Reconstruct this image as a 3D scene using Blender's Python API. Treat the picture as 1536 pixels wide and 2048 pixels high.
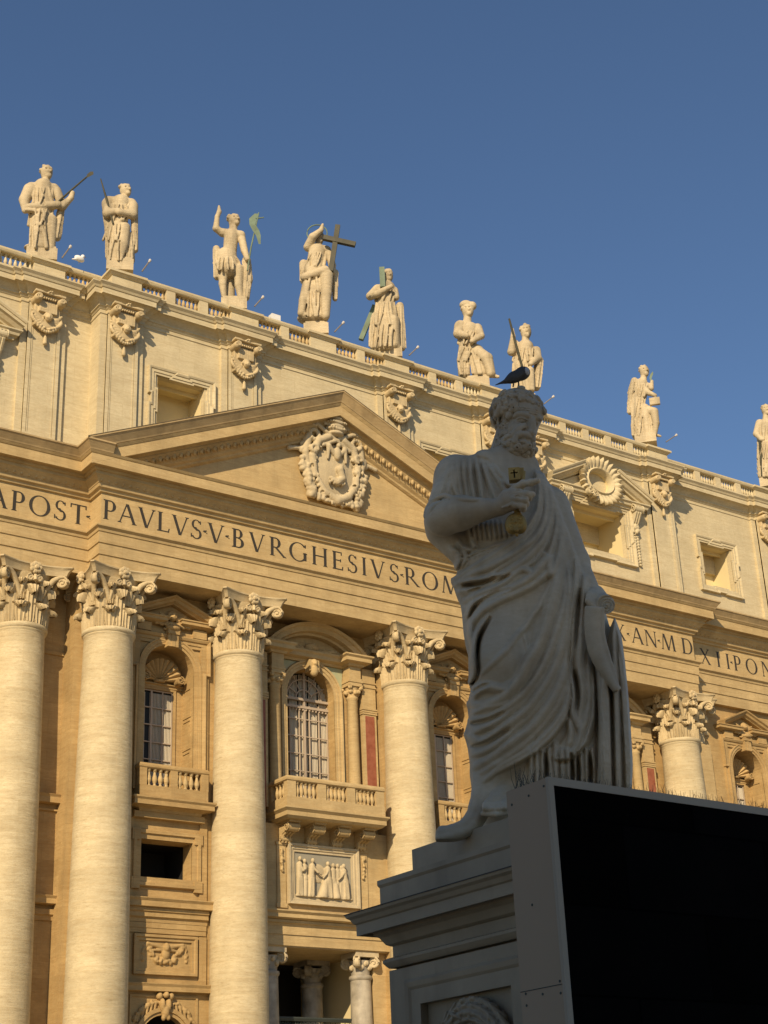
import bpy, bmesh, math, random
import numpy as np
from math import sin, cos, pi, radians, sqrt, atan2
from mathutils import Matrix, Vector
scene = bpy.context.scene
for _o in list(bpy.data.objects): bpy.data.objects.remove(_o)
C = scene.collection
# ---------------------------------------------------------------- camera
CAM = np.array([-44.463, -68.318, -0.8044]); YAW, PITCH, ROLL, FPX = 0.621843, 0.419258, -0.042825, 3101.48
def cam_axes():
    sy, cy, sp, cp = sin(YAW), cos(YAW), sin(PITCH), cos(PITCH)
    fw = np.array([sy*cp, cy*cp, sp]); r = np.array([cy, -sy, 0.0]); u = np.cross(r, fw)
    c, s = cos(ROLL), sin(ROLL)
    return c*r+s*u, -s*r+c*u, fw
R_, U_, F_ = cam_axes()
cd = bpy.data.cameras.new('camera'); cam = bpy.data.objects.new('camera', cd); C.objects.link(cam)
cd.sensor_fit = 'VERTICAL'; cd.sensor_height = 24.0; cd.sensor_width = 18.0; cd.lens = 24.0*FPX/2048.0
cd.clip_start = 0.1; cd.clip_end = 2000
m4 = Matrix.Identity(4)
for i in range(3):
    m4[i][0] = R_[i]; m4[i][1] = U_[i]; m4[i][2] = -F_[i]; m4[i][3] = CAM[i]
cam.matrix_world = m4
scene.camera = cam
# ---------------------------------------------------------------- sky and sun
SUN_AZ, SUN_EL = radians(49.0), radians(30.0)      # azimuth measured from -y towards -x
SUNDIR = Vector((-sin(SUN_AZ)*cos(SUN_EL), -cos(SUN_AZ)*cos(SUN_EL), sin(SUN_EL)))
w = bpy.data.worlds.new('World'); scene.world = w; w.use_nodes = True
nt = w.node_tree; bg = nt.nodes['Background']
sky = nt.nodes.new('ShaderNodeTexSky'); sky.sky_type = 'NISHITA'; sky.sun_disc = False
sky.sun_elevation = SUN_EL; sky.sun_rotation = atan2(SUNDIR.x, SUNDIR.y)
sky.altitude = 50; sky.air_density = 1.0; sky.dust_density = 0.4; sky.ozone_density = 4.5
nt.links.new(sky.outputs[0], bg.inputs[0]); bg.inputs[1].default_value = 0.092
sl = bpy.data.lights.new('sun', 'SUN'); sl.energy = 5.0; sl.angle = radians(0.53); sl.color = (1.0, 0.80, 0.55)
so = bpy.data.objects.new('sun', sl); C.objects.link(so); so.location = (-120, -120, 90)
so.rotation_euler = SUNDIR.to_track_quat('Z', 'Y').to_euler()
scene.view_settings.view_transform = 'Standard'; scene.view_settings.look = 'None'
scene.view_settings.exposure = 0.2; scene.view_settings.gamma = 1.0
scene.render.engine = 'CYCLES'; scene.cycles.max_bounces = 8; scene.cycles.diffuse_bounces = 6
# ---------------------------------------------------------------- materials
def mat(name, col, rough=0.8, var=0.25, streak=0.0, pits=0.0, bump=0.3, bs=1.0, blocks=0.0, metal=0.0, col2=None, stain=0.0, spec=0.3, bd=0.02, mortar=0.72):
    m = bpy.data.materials.new(name); m.use_nodes = True
    n = m.node_tree.nodes; L = m.node_tree.links; b = n['Principled BSDF']
    b.inputs['Roughness'].default_value = rough; b.inputs['Metallic'].default_value = metal
    b.inputs['Specular IOR Level'].default_value = spec
    tc = n.new('ShaderNodeTexCoord'); oi = n.new('ShaderNodeObjectInfo')
    vadd = n.new('ShaderNodeVectorMath'); vadd.operation = 'ADD'
    L.new(tc.outputs['Object'], vadd.inputs[0]); L.new(oi.outputs['Location'], vadd.inputs[1])
    V = vadd.outputs[0]
    def mapped(s):
        mp = n.new('ShaderNodeMapping'); mp.inputs['Scale'].default_value = s; L.new(V, mp.inputs[0]); return mp.outputs[0]
    def noise(s, sc, det=6.0, ro=0.6):
        t = n.new('ShaderNodeTexNoise'); t.inputs['Scale'].default_value = sc; t.inputs['Detail'].default_value = det; t.inputs['Roughness'].default_value = ro
        L.new(mapped(s), t.inputs['Vector']); return t.outputs['Fac']
    def rng(f, a, bb, c, d):
        r = n.new('ShaderNodeMapRange'); L.new(f, r.inputs[0])
        for i, v in enumerate((a, bb, c, d)): r.inputs[i+1].default_value = v
        return r.outputs[0]
    def mix(f, c1, c2, bt='MIX'):
        x = n.new('ShaderNodeMix'); x.data_type = 'RGBA'; x.blend_type = bt
        if isinstance(f, float): x.inputs[0].default_value = f
        else: L.new(f, x.inputs[0])
        for i, c in ((6, c1), (7, c2)):
            if isinstance(c, tuple): x.inputs[i].default_value = (*c, 1)
            else: L.new(c, x.inputs[i])
        return x.outputs[2]
    c2 = col2 or tuple(x*(1-var) for x in col)
    cur = mix(rng(noise((bs,)*3, 0.45, 5), 0.32, 0.68, 0, 1), col, c2)
    if blocks:
        sep = n.new('ShaderNodeSeparateXYZ'); L.new(V, sep.inputs[0])
        ad = n.new('ShaderNodeMath'); ad.operation = 'ADD'; L.new(sep.outputs[0], ad.inputs[0]); L.new(sep.outputs[1], ad.inputs[1])
        cb = n.new('ShaderNodeCombineXYZ'); L.new(ad.outputs[0], cb.inputs[0]); L.new(sep.outputs[2], cb.inputs[1])
        bt = n.new('ShaderNodeTexBrick'); L.new(cb.outputs[0], bt.inputs['Vector']); bt.inputs['Scale'].default_value = 1.0
        bt.inputs['Brick Width'].default_value = 1.9; bt.inputs['Row Height'].default_value = 0.78; bt.inputs['Mortar Size'].default_value = 0.012; bt.inputs['Bias'].default_value = 0.0
        bt.inputs['Color1'].default_value = (1, 1, 1, 1); bt.inputs['Color2'].default_value = (1-blocks, 1-blocks*1.1, 1-blocks*1.3, 1); bt.inputs['Mortar'].default_value = (mortar, mortar*.96, mortar*.9, 1)
        cur = mix(1.0, cur, bt.outputs['Color'], 'MULTIPLY')
    bumpsrc = noise((bs, bs, bs*2), 5.0, 8)
    if streak:
        s1 = noise((0.9, 0.9, 6.0), 1.0, 8, 0.72)
        cur = mix(rng(s1, 0.44, 0.70, 0, streak), cur, (col[0]*.55, col[1]*.47, col[2]*.38))
        bumpsrc = s1
    if streak:
        gr = noise((3.2, 3.2, 7.0), 1.6, 5, 0.75)
        cur = mix(rng(gr, 0.40, 0.74, 0.0, 0.5), cur, (col[0]*.62, col[1]*.55, col[2]*.47))
    if pits:
        p = noise((2.6, 2.6, 12.0), 1.0, 6, 0.75)
        cur = mix(rng(p, 0.56, 0.68, 0, pits), cur, (col[0]*.42, col[1]*.36, col[2]*.28))
    if stain:
        s2 = noise((1.1, 1.1, 0.16), 1.0, 5, 0.6)
        cur = mix(rng(s2, 0.5, 0.72, 0, stain), cur, (col[0]*.3, col[1]*.29, col[2]*.28))
    L.new(cur, b.inputs['Base Color'])
    if bump:
        bp = n.new('ShaderNodeBump'); bp.inputs['Strength'].default_value = bump; bp.inputs['Distance'].default_value = bd
        L.new(bumpsrc, bp.inputs['Height']); L.new(bp.outputs[0], b.inputs['Normal'])
    return m
PALE = mat('pale_travertine', (0.65, 0.55, 0.335), var=0.2, streak=0.55, pits=0.55, bump=0.6, blocks=0.14, bd=0.06, mortar=0.97, bs=1.8, stain=0.12)
ATTIC = mat('attic_travertine', (0.63, 0.54, 0.335), var=0.16, streak=0.34, pits=0.25, bump=0.35, blocks=0.07, bd=0.04, stain=0.12, mortar=0.84, bs=1.5)
GUTTER = mat('weathered_gutter_stone', (0.50, 0.37, 0.185), var=0.35, streak=0.5, stain=0.55, bump=0.4)
OCHRE = mat('ochre_travertine', (0.57, 0.425, 0.205), var=0.24, streak=0.45, pits=0.3, bump=0.4, blocks=0.08, bd=0.05, stain=0.22, mortar=0.86, bs=1.5)
WALL = mat('wall_travertine', (0.53, 0.37, 0.16), var=0.28, streak=0.55, pits=0.4, bump=0.45, blocks=0.13, bd=0.06, stain=0.25, mortar=0.8, bs=1.5)
CARVED = mat('carved_travertine', (0.60, 0.48, 0.27), var=0.28, streak=0.15, pits=0.2, bump=0.5, bs=2, stain=0.35, bd=0.05)
WSTAT = mat('weathered_statue_stone', (0.58, 0.48, 0.30), var=0.3, streak=0.12, pits=0.0, stain=0.75, bump=0.7, bs=2.0, bd=0.08)
PLASTER = mat('yellow_plaster', (0.66, 0.55, 0.30), var=0.08, bump=0.1)
RAKETOP = mat('sooty_cornice_top', (0.20, 0.155, 0.09), var=0.45, streak=0.3, bump=0.4)
RELIEF = mat('relief_marble', (0.54, 0.44, 0.265), var=0.25, bump=0.5, bs=2.5, stain=0.3, bd=0.05)
RELIEFBG = mat('relief_ground', (0.31, 0.285, 0.21), var=0.2, bump=0.2)
GREENM = mat('green_marble', (0.30, 0.34, 0.20), var=0.35, bump=0.1, bs=4, col2=(0.42, 0.38, 0.22))
REDM = mat('red_marble', (0.21, 0.06, 0.03), var=0.4, bump=0.1, bs=5, col2=(0.30, 0.11, 0.06), rough=0.5)
VEINED = mat('veined_marble', (0.44, 0.385, 0.28), var=0.5, bs=3, bump=0.1, stain=0.5, rough=0.5)
DARK = mat('dark_room', (0.02, 0.018, 0.015), var=0.1, bump=0)  # near-black colour stands in for the shade inside openings and rooms
LETTER = mat('dark_bronze_letters', (0.045, 0.038, 0.028), rough=0.6, bump=0.1)
GLASS = mat('window_pane', (0.04, 0.042, 0.04), rough=0.35, var=0.25, bump=0.05, bs=2, spec=0.05)
CURTAIN = mat('grey_curtain', (0.52, 0.46, 0.34), rough=0.9, var=0.1, bump=0.1)
BARS = mat('pale_window_bars', (0.46, 0.37, 0.265), rough=0.6, bump=0)
BRONZE = mat('green_bronze', (0.10, 0.13, 0.075), rough=0.65, var=0.45, bump=0.2, bs=3, col2=(0.16, 0.22, 0.15))
DBRONZE = mat('dark_bronze', (0.07, 0.065, 0.035), rough=0.6, var=0.4, bump=0.2, bs=3)
IRON = mat('iron', (0.05, 0.06, 0.05), rough=0.6, bump=0.1)
LAMPM = mat('lamp_metal', (0.22, 0.19, 0.15), rough=0.5, bump=0)
LAMPTIP = mat('lamp_glass', (0.58, 0.54, 0.47), rough=0.5, bump=0)
WHITE = mat('white_paint', (0.8, 0.78, 0.72), rough=0.5, bump=0)
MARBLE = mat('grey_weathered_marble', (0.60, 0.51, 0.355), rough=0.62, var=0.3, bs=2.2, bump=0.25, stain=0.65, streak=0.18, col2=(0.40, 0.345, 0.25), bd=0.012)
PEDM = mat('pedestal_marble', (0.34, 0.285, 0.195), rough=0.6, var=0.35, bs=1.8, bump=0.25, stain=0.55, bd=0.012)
PEDTOP = mat('sooty_marble', (0.08, 0.075, 0.065), rough=0.8, var=0.4, bs=3, bump=0.3)
GOLD = mat('dull_gilt_bronze', (0.42, 0.29, 0.085), rough=0.45, var=0.4, bs=6, bump=0.15, metal=0.35, col2=(0.25, 0.165, 0.05), bd=0.005)
PANEL = mat('grey_sheet_metal', (0.34, 0.255, 0.165), rough=0.55, var=0.06, bump=0.03, metal=0.0)
FRAMEM = mat('light_aluminium', (0.36, 0.315, 0.24), rough=0.8, var=0.05, bump=0)
SCREEN = mat('black_led_surface', (0.0045, 0.0042, 0.004), rough=0.9, var=0.4, bump=0.1, bs=3, spec=0.02, blocks=0.5, mortar=0.3)
GROUND = mat('cobbled_paving', (0.36, 0.30, 0.215), var=0.3, bump=0.4, bs=4)
GULLD = mat('slate_grey_feathers', (0.075, 0.073, 0.07), rough=0.7, var=0.4, bs=12, bump=0.3, bd=0.01)
GULLW = mat('pale_feathers', (0.5, 0.5, 0.5), rough=0.8, bump=0.1)
ROOF = mat('roof_tiles', (0.35, 0.22, 0.14), var=0.3, bump=0.3)
# ---------------------------------------------------------------- mesh helpers
class MB:
    def __init__(s): s.v = []; s.f = []
    def add(s, vs, fs):
        o = len(s.v); s.v += [tuple(map(float, v)) for v in vs]; s.f += [tuple(i+o for i in f) for f in fs]; return s
    def box(s, x0, x1, y0, y1, z0, z1):
        return s.add([(x, y, z) for z in (z0, z1) for y in (y0, y1) for x in (x0, x1)],
            [(0, 2, 3, 1), (4, 5, 7, 6), (0, 1, 5, 4), (2, 6, 7, 3), (0, 4, 6, 2), (1, 3, 7, 5)])
    def prism(s, pts, fn, a, b):
        n = len(pts)
        return s.add([fn(p, q, a) for p, q in pts]+[fn(p, q, b) for p, q in pts],
            [tuple(range(n))[::-1], tuple(range(n, 2*n))]+[(i, (i+1) % n, n+(i+1) % n, n+i) for i in range(n)])
    def sweep(s, prof, path, fn, closed=False):
        n = len(path); k = len(prof); vs = []
        for i in range(n):
            def d(a, b):
                x, y = b[0]-a[0], b[1]-a[1]; l = math.hypot(x, y); return x/l, y/l
            t0 = d(path[i-1], path[i]) if (i > 0 or closed) else None
            t1 = d(path[i], path[(i+1) % n]) if (i < n-1 or closed) else None
            t0 = t0 or t1; t1 = t1 or t0
            n0 = (t0[1], -t0[0]); n1 = (t1[1], -t1[0]); q = 1+n0[0]*n1[0]+n0[1]*n1[1]
            mx, my = (n0[0]+n1[0])/q, (n0[1]+n1[1])/q
            for o, h in prof: vs.append(fn(path[i][0]+mx*o, path[i][1]+my*o, h))
        fs = []
        for i in range(n if closed else n-1):
            a, b = i*k, ((i+1) % n)*k
            for j in range(k):
                j2 = (j+1) % k; fs.append((a+j, a+j2, b+j2, b+j))
        if not closed: fs += [tuple(range(k))[::-1], tuple((n-1)*k+j for j in range(k))]
        return s.add(vs, fs)
    def lathe(s, prof, n=24, o=(0, 0, 0), a0=0.0, sx=1.0, sy=1.0):
        k = len(prof)
        vs = [(o[0]+r*cos(a0+2*pi*i/n)*sx, o[1]+r*sin(a0+2*pi*i/n)*sy, o[2]+z) for i in range(n) for r, z in prof]
        fs = [(i*k+j, ((i+1) % n)*k+j, ((i+1) % n)*k+j+1, i*k+j+1) for i in range(n) for j in range(k-1)]
        fs += [tuple(i*k for i in range(n))[::-1], tuple(i*k+k-1 for i in range(n))]
        return s.add(vs, fs)
    def tube(s, pts, r, n=8, flat=None):
        pts = [Vector(p) for p in pts]; m = len(pts)
        rs = r if hasattr(r, '__len__') else [r]*m
        vs = []; up = Vector((0, 0, 1))
        for i, p in enumerate(pts):
            t = (pts[min(i+1, m-1)]-pts[max(i-1, 0)]).normalized()
            a = t.cross(up) if abs(t.dot(up)) < .95 else t.cross(Vector((1, 0, 0)))
            a.normalize(); b = a.cross(t)
            for j in range(n):
                an = 2*pi*j/n; vs.append(p+a*(cos(an)*rs[i])+b*(sin(an)*rs[i]))
        fs = [(i*n+j, i*n+(j+1) % n, (i+1)*n+(j+1) % n, (i+1)*n+j) for i in range(m-1) for j in range(n)]
        fs += [tuple(range(n))[::-1], tuple((m-1)*n+j for j in range(n))]
        return s.add(vs, fs)
    def ball(s, c, r, n=8, m=6, sc=(1, 1, 1)):
        vs = [(c[0]+r*sc[0]*sin(pi*j/m)*cos(2*pi*i/n), c[1]+r*sc[1]*sin(pi*j/m)*sin(2*pi*i/n), c[2]+r*sc[2]*cos(pi*j/m)) for j in range(1, m) for i in range(n)]
        vs += [(c[0], c[1], c[2]+r*sc[2]), (c[0], c[1], c[2]-r*sc[2])]
        fs = [(j*n+i, (j+1)*n+i, (j+1)*n+(i+1) % n, j*n+(i+1) % n) for j in range(m-2) for i in range(n)]
        T = n*(m-1)
        fs += [(T, i, (i+1) % n) for i in range(n)]+[(T+1, (m-2)*n+(i+1) % n, (m-2)*n+i) for i in range(n)]
        return s.add(vs, fs)
    def xf(s, M, start=0):
        s.v[start:] = [tuple(M @ Vector(v)) for v in s.v[start:]]; return s
    def build(s, name, mt, parent=None, smooth=None, fix=True):
        me = bpy.data.meshes.new(name); me.from_pydata(s.v, [], s.f)
        if fix:
            bm = bmesh.new(); bm.from_mesh(me); bmesh.ops.recalc_face_normals(bm, faces=bm.faces); bm.to_mesh(me); bm.free()
        me.materials.append(mt)
        if smooth is not None:
            me.shade_smooth()
            if smooth < 180: me.set_sharp_from_angle(angle=radians(smooth))
        return link(name, me, parent)
def link(name, me, parent=None):
    o = bpy.data.objects.new(name, me); C.objects.link(o)
    if parent: o.parent = parent
    return o
def empty(name, loc=(0, 0, 0), parent=None):
    o = bpy.data.objects.new(name, None); C.objects.link(o); o.location = loc; o.empty_display_size = 0.3
    if parent: o.parent = parent
    return o
def tag(o, label, cat, group=None):
    o['label'] = label; o['category'] = cat
    if group: o['group'] = group
    return o
XZ = lambda y0: (lambda a, b, h: (a, y0-h, b))       # frames on a wall facing -y
PLAN = lambda a, b, h: (a, b, h)
def arc(cx, cz, rx, rz, a0, a1, n):
    return [(cx+rx*cos(radians(a0+(a1-a0)*i/n)), cz+rz*sin(radians(a0+(a1-a0)*i/n))) for i in range(n+1)]
def rect(x0, x1, z0, z1): return [(x0, z0), (x1, z0), (x1, z1), (x0, z1)]
def copytree(o, parent=None, loc=None):
    c = o.copy(); C.objects.link(c); c.parent = parent
    if loc: c.location = loc
    for ch in list(o.children): copytree(ch, c)
    return c
# ---------------------------------------------------------------- sculpting: signed distances blended on a grid, skinned with surface nets
class Sculpt:
    def __init__(s, lo, hi, h):
        s.lo = np.array(lo, float); s.h = h; s.n = np.ceil((np.array(hi)-s.lo)/h).astype(int)+1
        s.a = np.full(tuple(s.n), 1.0, np.float32)
        s.ax = [(s.lo[i]+h*np.arange(s.n[i])).astype(np.float32) for i in range(3)]
    def blk(s, lo, hi):
        i0 = np.clip(np.floor((np.array(lo)-s.lo)/s.h).astype(int), 0, s.n); i1 = np.clip(np.ceil((np.array(hi)-s.lo)/s.h).astype(int)+1, 0, s.n)
        if (i1 <= i0).any(): return None
        sl = tuple(slice(a, b) for a, b in zip(i0, i1))
        return sl, s.ax[0][sl[0]][:, None, None], s.ax[1][sl[1]][None, :, None], s.ax[2][sl[2]][None, None, :]
    def put(s, sl, d, k, sub=False):
        a = s.a[sl]
        if sub:
            d = -d
            if k > 0:
                t = np.maximum(k-np.abs(a-d), 0)/k; s.a[sl] = np.maximum(a, d)+t*t*k*.25
            else: s.a[sl] = np.maximum(a, d)
        elif k > 0:
            t = np.maximum(k-np.abs(a-d), 0)/k; s.a[sl] = np.minimum(a, d)-t*t*k*.25
        else: s.a[sl] = np.minimum(a, d)
    def cap(s, p, q, r0, r1=None, k=.04, sub=False):
        r1 = r0 if r1 is None else r1; p = np.array(p, float); q = np.array(q, float); m = max(r0, r1)+k+2*s.h
        B = s.blk(np.minimum(p, q)-m, np.maximum(p, q)+m)
        if B is None: return
        sl, X, Y, Z = B; ba = q-p; L = max(float(ba@ba), 1e-9)
        X = X-p[0]; Y = Y-p[1]; Z = Z-p[2]
        t = np.clip((X*ba[0]+Y*ba[1]+Z*ba[2])/L, 0, 1)
        d = np.sqrt((X-ba[0]*t)**2+(Y-ba[1]*t)**2+(Z-ba[2]*t)**2)-(r0+(r1-r0)*t)
        s.put(sl, d, k, sub)
    def line(s, pts, r, k=.04, sub=False):
        rs = r if hasattr(r, '__len__') else [r]*len(pts)
        for i in range(len(pts)-1): s.cap(pts[i], pts[i+1], rs[i], rs[i+1], k, sub)
    def ell(s, c, r, k=.04, rot=None, sub=False):
        c = np.array(c, float); r = np.array(r, float); m = r.max()+k+2*s.h
        if rot is None: B = s.blk(c-r-k-2*s.h, c+r+k+2*s.h)
        else: B = s.blk(c-m, c+m)
        if B is None: return
        sl, X, Y, Z = B; X = X-c[0]; Y = Y-c[1]; Z = Z-c[2]
        if rot is not None:
            Rm = np.array(Matrix.Rotation(rot[1], 3, rot[0]).transposed()) if isinstance(rot[0], str) else np.array(rot)
            X, Y, Z = (Rm[i][0]*X+Rm[i][1]*Y+Rm[i][2]*Z for i in range(3))
        k0 = np.sqrt((X/r[0])**2+(Y/r[1])**2+(Z/r[2])**2); k1 = np.sqrt((X/r[0]**2)**2+(Y/r[1]**2)**2+(Z/r[2]**2)**2)+1e-6
        s.put(sl, k0*(k0-1)/k1, k, sub)
    def box(s, c, hs, k=.02, rot=None, sub=False, rr=0.0):
        c = np.array(c, float); hs = np.array(hs, float); m = np.linalg.norm(hs)+k+2*s.h
        B = s.blk(c-m, c+m)
        if B is None: return
        sl, X, Y, Z = B; X = X-c[0]; Y = Y-c[1]; Z = Z-c[2]
        if rot is not None:
            Rm = np.array(Matrix.Rotation(rot[1], 3, rot[0]).transposed())
            X, Y, Z = (Rm[i][0]*X+Rm[i][1]*Y+Rm[i][2]*Z for i in range(3))
        q = [np.abs(v)-e+rr for v, e in zip((X, Y, Z), hs)]
        d = np.sqrt(sum(np.maximum(v, 0)**2 for v in q))+np.minimum(np.maximum(np.maximum(q[0], q[1]), q[2]), 0)-rr
        s.put(sl, d, k, sub)
    def mesh(s):
        a = s.a; a[0] = a[-1] = 1; a[:, 0] = a[:, -1] = 1; a[:, :, 0] = a[:, :, -1] = 1
        ins = a < 0; n = np.array(a.shape)
        cs = sum(ins[i:n[0]-1+i, j:n[1]-1+j, k:n[2]-1+k].astype(np.int8) for i in (0, 1) for j in (0, 1) for k in (0, 1))
        act = (cs > 0) & (cs < 8); idx = np.argwhere(act); vid = np.full(act.shape, -1, np.int64); vid[act] = np.arange(len(idx))
        acc = np.zeros((len(idx), 3)); cnt = np.zeros(len(idx))
        for ax in range(3):
            o = [x for x in range(3) if x != ax]
            for u in (0, 1):
                for v in (0, 1):
                    c0 = idx.copy(); c0[:, o[0]] += u; c0[:, o[1]] += v; c1 = c0.copy(); c1[:, ax] += 1
                    a0 = a[tuple(c0.T)].astype(float); a1 = a[tuple(c1.T)].astype(float); mk = (a0 < 0) != (a1 < 0)
                    t = a0[mk]/(a0[mk]-a1[mk]); P = (c0[mk]-idx[mk]).astype(float); P[:, ax] += t
                    acc[mk] += P; cnt[mk] += 1
        vs = s.lo+s.h*(idx+acc/cnt[:, None]); fs = []
        for ax in range(3):
            o = [x for x in range(3) if x != ax]
            sl0 = [slice(1, -1)]*3; sl0[ax] = slice(0, -1); sl1 = [slice(1, -1)]*3; sl1[ax] = slice(1, None)
            e0 = ins[tuple(sl0)]; e1 = ins[tuple(sl1)]; E = np.argwhere(e0 != e1); fl = e0[tuple(E.T)]
            E = E+1; E[:, ax] -= 1
            q = []
            for u, v in ((0, 0), (1, 0), (1, 1), (0, 1)):
                c = E.copy(); c[:, o[0]] -= u; c[:, o[1]] -= v; q.append(vid[tuple(c.T)])
            Q = np.stack(q, 1); flip = fl if ax != 1 else ~fl
            Q[flip] = Q[flip][:, ::-1]; fs.append(Q)
        return vs, np.concatenate(fs)
    def build(s, name, mt, parent=None, loc=None, smooth=True):
        vs, fs = s.mesh(); me = bpy.data.meshes.new(name)
        me.from_pydata(vs.tolist(), [], fs.tolist()); me.materials.append(mt)
        if smooth: me.shade_smooth()
        bm = bmesh.new(); bm.from_mesh(me); bmesh.ops.recalc_face_normals(bm, faces=bm.faces); bm.to_mesh(me); bm.free()
        o = link(name, me, parent)
        if loc: o.location = loc
        return o
# ================================================================ the basilica facade (one building, many parts)
random.seed(4)
FAC = tag(empty('basilica_facade', (0, 0, 2.2)), 'honey coloured travertine church facade with giant columns, pediment and balustraded attic', 'church')
FAC_INV = (0, 0, -2.2)
_build = MB.build
def fb(m, name, mt, parent=None, smooth=None):
    """build a mesh given in world coordinates as a part of the facade (or of one of its parts)"""
    p = parent or FAC
    o = m.build(name, mt, p, smooth)
    o.matrix_parent_inverse = Matrix.Translation(FAC_INV) if p is FAC else Matrix.Identity(4)
    return o
def fs(s, name, mt, parent=None, loc=None):
    p = parent or FAC
    o = s.build(name, mt, p)
    o.matrix_parent_inverse = Matrix.Translation(FAC_INV) if p is FAC else Matrix.Identity(4)
    if loc: o.location = loc
    return o
AX = [-17.07, -12.94, -5.41, 5.41, 12.94, 17.07, 28.55]          # giant columns
AY = [1.456, 0, 0, 0, 0, 1.456, 1.456]
Y1, Y2, Y3 = -1.25, 0.02, 0.95                                   # frieze planes
PATH = [(-30, Y2), (-14.18, Y2), (-14.18, Y1), (14.18, Y1), (14.18, Y2), (29.43, Y2), (29.43, Y3), (52, Y3)]
# ---- entablature
fb(MB().sweep([(-3.2, 29.0), (0, 29.0), (0, 29.70), (.06, 29.72), (.06, 30.30), (.12, 30.33), (.12, 30.90), (.17, 30.93), (.20, 31.06), (.33, 31.16), (.33, 31.25),
    (0, 31.28), (0, 33.12), (.12, 33.15), (.16, 33.27), (.29, 33.33), (.33, 33.46), (.33, 33.5), (-3.2, 33.5)], PATH, PLAN), 'entablature', OCHRE)
fb(MB().sweep([(-3.2, 33.504), (.36, 33.504), (.38, 33.56), (.60, 33.80), (.66, 33.84), (.66, 34.0), (.76, 34.02), (.80, 34.17), (1.06, 34.2), (1.06, 34.13), (1.127, 34.13),
    (1.127, 34.68), (1.17, 34.70), (1.256, 34.81), (-3.2, 34.82)], PATH, PLAN), 'cornice', OCHRE)
cy = [(-3.2, 34.825), (1.26, 34.825), (1.29, 34.9), (1.40, 35.06), (1.50, 35.2), (1.55, 35.23), (1.55, 35.31), (-3.2, 35.5)]
fb(MB().sweep(cy, PATH[:3]+[(-14.17, Y1)], PLAN), 'cornice_gutter', GUTTER); fb(MB().sweep(cy, [(14.17, Y1)]+PATH[3:], PLAN), 'cornice_gutter', GUTTER)
# ---- pediment
SL = .443
def rake(prof):
    m = MB(); k = len(prof)
    vs = [(s*(14.18+o), Y1-o, h+SL*(14.18+o)*(1-abs(s))) for s in (-1, 0, 1) for o, h in prof]
    fsx = [(i*k+j, i*k+(j+1) % k, (i+1)*k+(j+1) % k, (i+1)*k+j) for i in (0, 1) for j in range(k)]+[tuple(range(k))[::-1], tuple(2*k+j for j in range(k))]
    return m.add(vs, fsx)
ped = fb(rake([(-1.0, 33.55), (0, 33.6), (.10, 33.63), (.13, 33.72), (.28, 33.78), (.33, 33.86), (.36, 33.9), (.60, 34.12), (.66, 34.16), (.66, 34.22), (.78, 34.26), (1.06, 34.28), (1.06, 34.08),
    (1.132, 34.08), (1.132, 34.66), (1.17, 34.69), (1.26, 34.80), (-1.0, 34.85)]), 'pediment', OCHRE)
fb(rake([(-1.0, 34.83), (1.262, 34.83), (1.29, 34.9), (1.40, 35.06), (1.50, 35.2), (1.55, 35.23), (1.55, 35.31), (1.2, 35.34), (-1.0, 35.5)]), 'raking_gutter', GUTTER)
mt_ = rake([(-1.0, 35.505), (1.1, 35.345), (1.57, 35.315), (1.57, 35.345), (1.1, 35.40), (-1.0, 35.56)]); fb(mt_, 'pediment_roof', RAKETOP)
fb(MB().prism([(-14.0, 34.7), (14.0, 34.7), (0, 40.6)], lambda a, b, h: (a, h, b), -1.17, -.3), 'tympanum', OCHRE)
# ---- egg and dart
def eggs(pts, n, sz, slope=0):
    m = MB()
    for i in range(n):
        t = (i+.5)/n; x, y, z = (pts[0][j]+(pts[1][j]-pts[0][j])*t for j in range(3))
        m.ball((x, y, z), sz, 6, 5, (.62, .55, 1.0))
        m.ball((x+(pts[1][0]-pts[0][0])/n*.5, y+.02, z-.02), sz*.8, 4, 4, (.2, .4, 1.0))
    return m
fb(eggs([(-14.6, Y1-.40, 33.72), (14.6, Y1-.40, 33.72)], 72, .19), 'egg_and_dart_band', OCHRE, smooth=60)
fb(eggs([(-19.6, Y2-.40, 33.72), (-14.8, Y2-.40, 33.72)], 12, .19), 'egg_and_dart_band', OCHRE, smooth=60)
fb(eggs([(14.8, Y2-.40, 33.72), (29.9, Y2-.40, 33.72)], 38, .19), 'egg_and_dart_band', OCHRE, smooth=60)
fb(eggs([(30.3, Y3-.40, 33.72), (42, Y3-.40, 33.72)], 30, .19), 'egg_and_dart_band', OCHRE, smooth=60)
for s in (-1, 1):
    fb(eggs([(s*12.6, Y1-.5, 34.02+SL*2.08), (s*.3, Y1-.5, 34.02+SL*14.38)], 30, .2), 'egg_and_dart_band', OCHRE, smooth=60)
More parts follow.
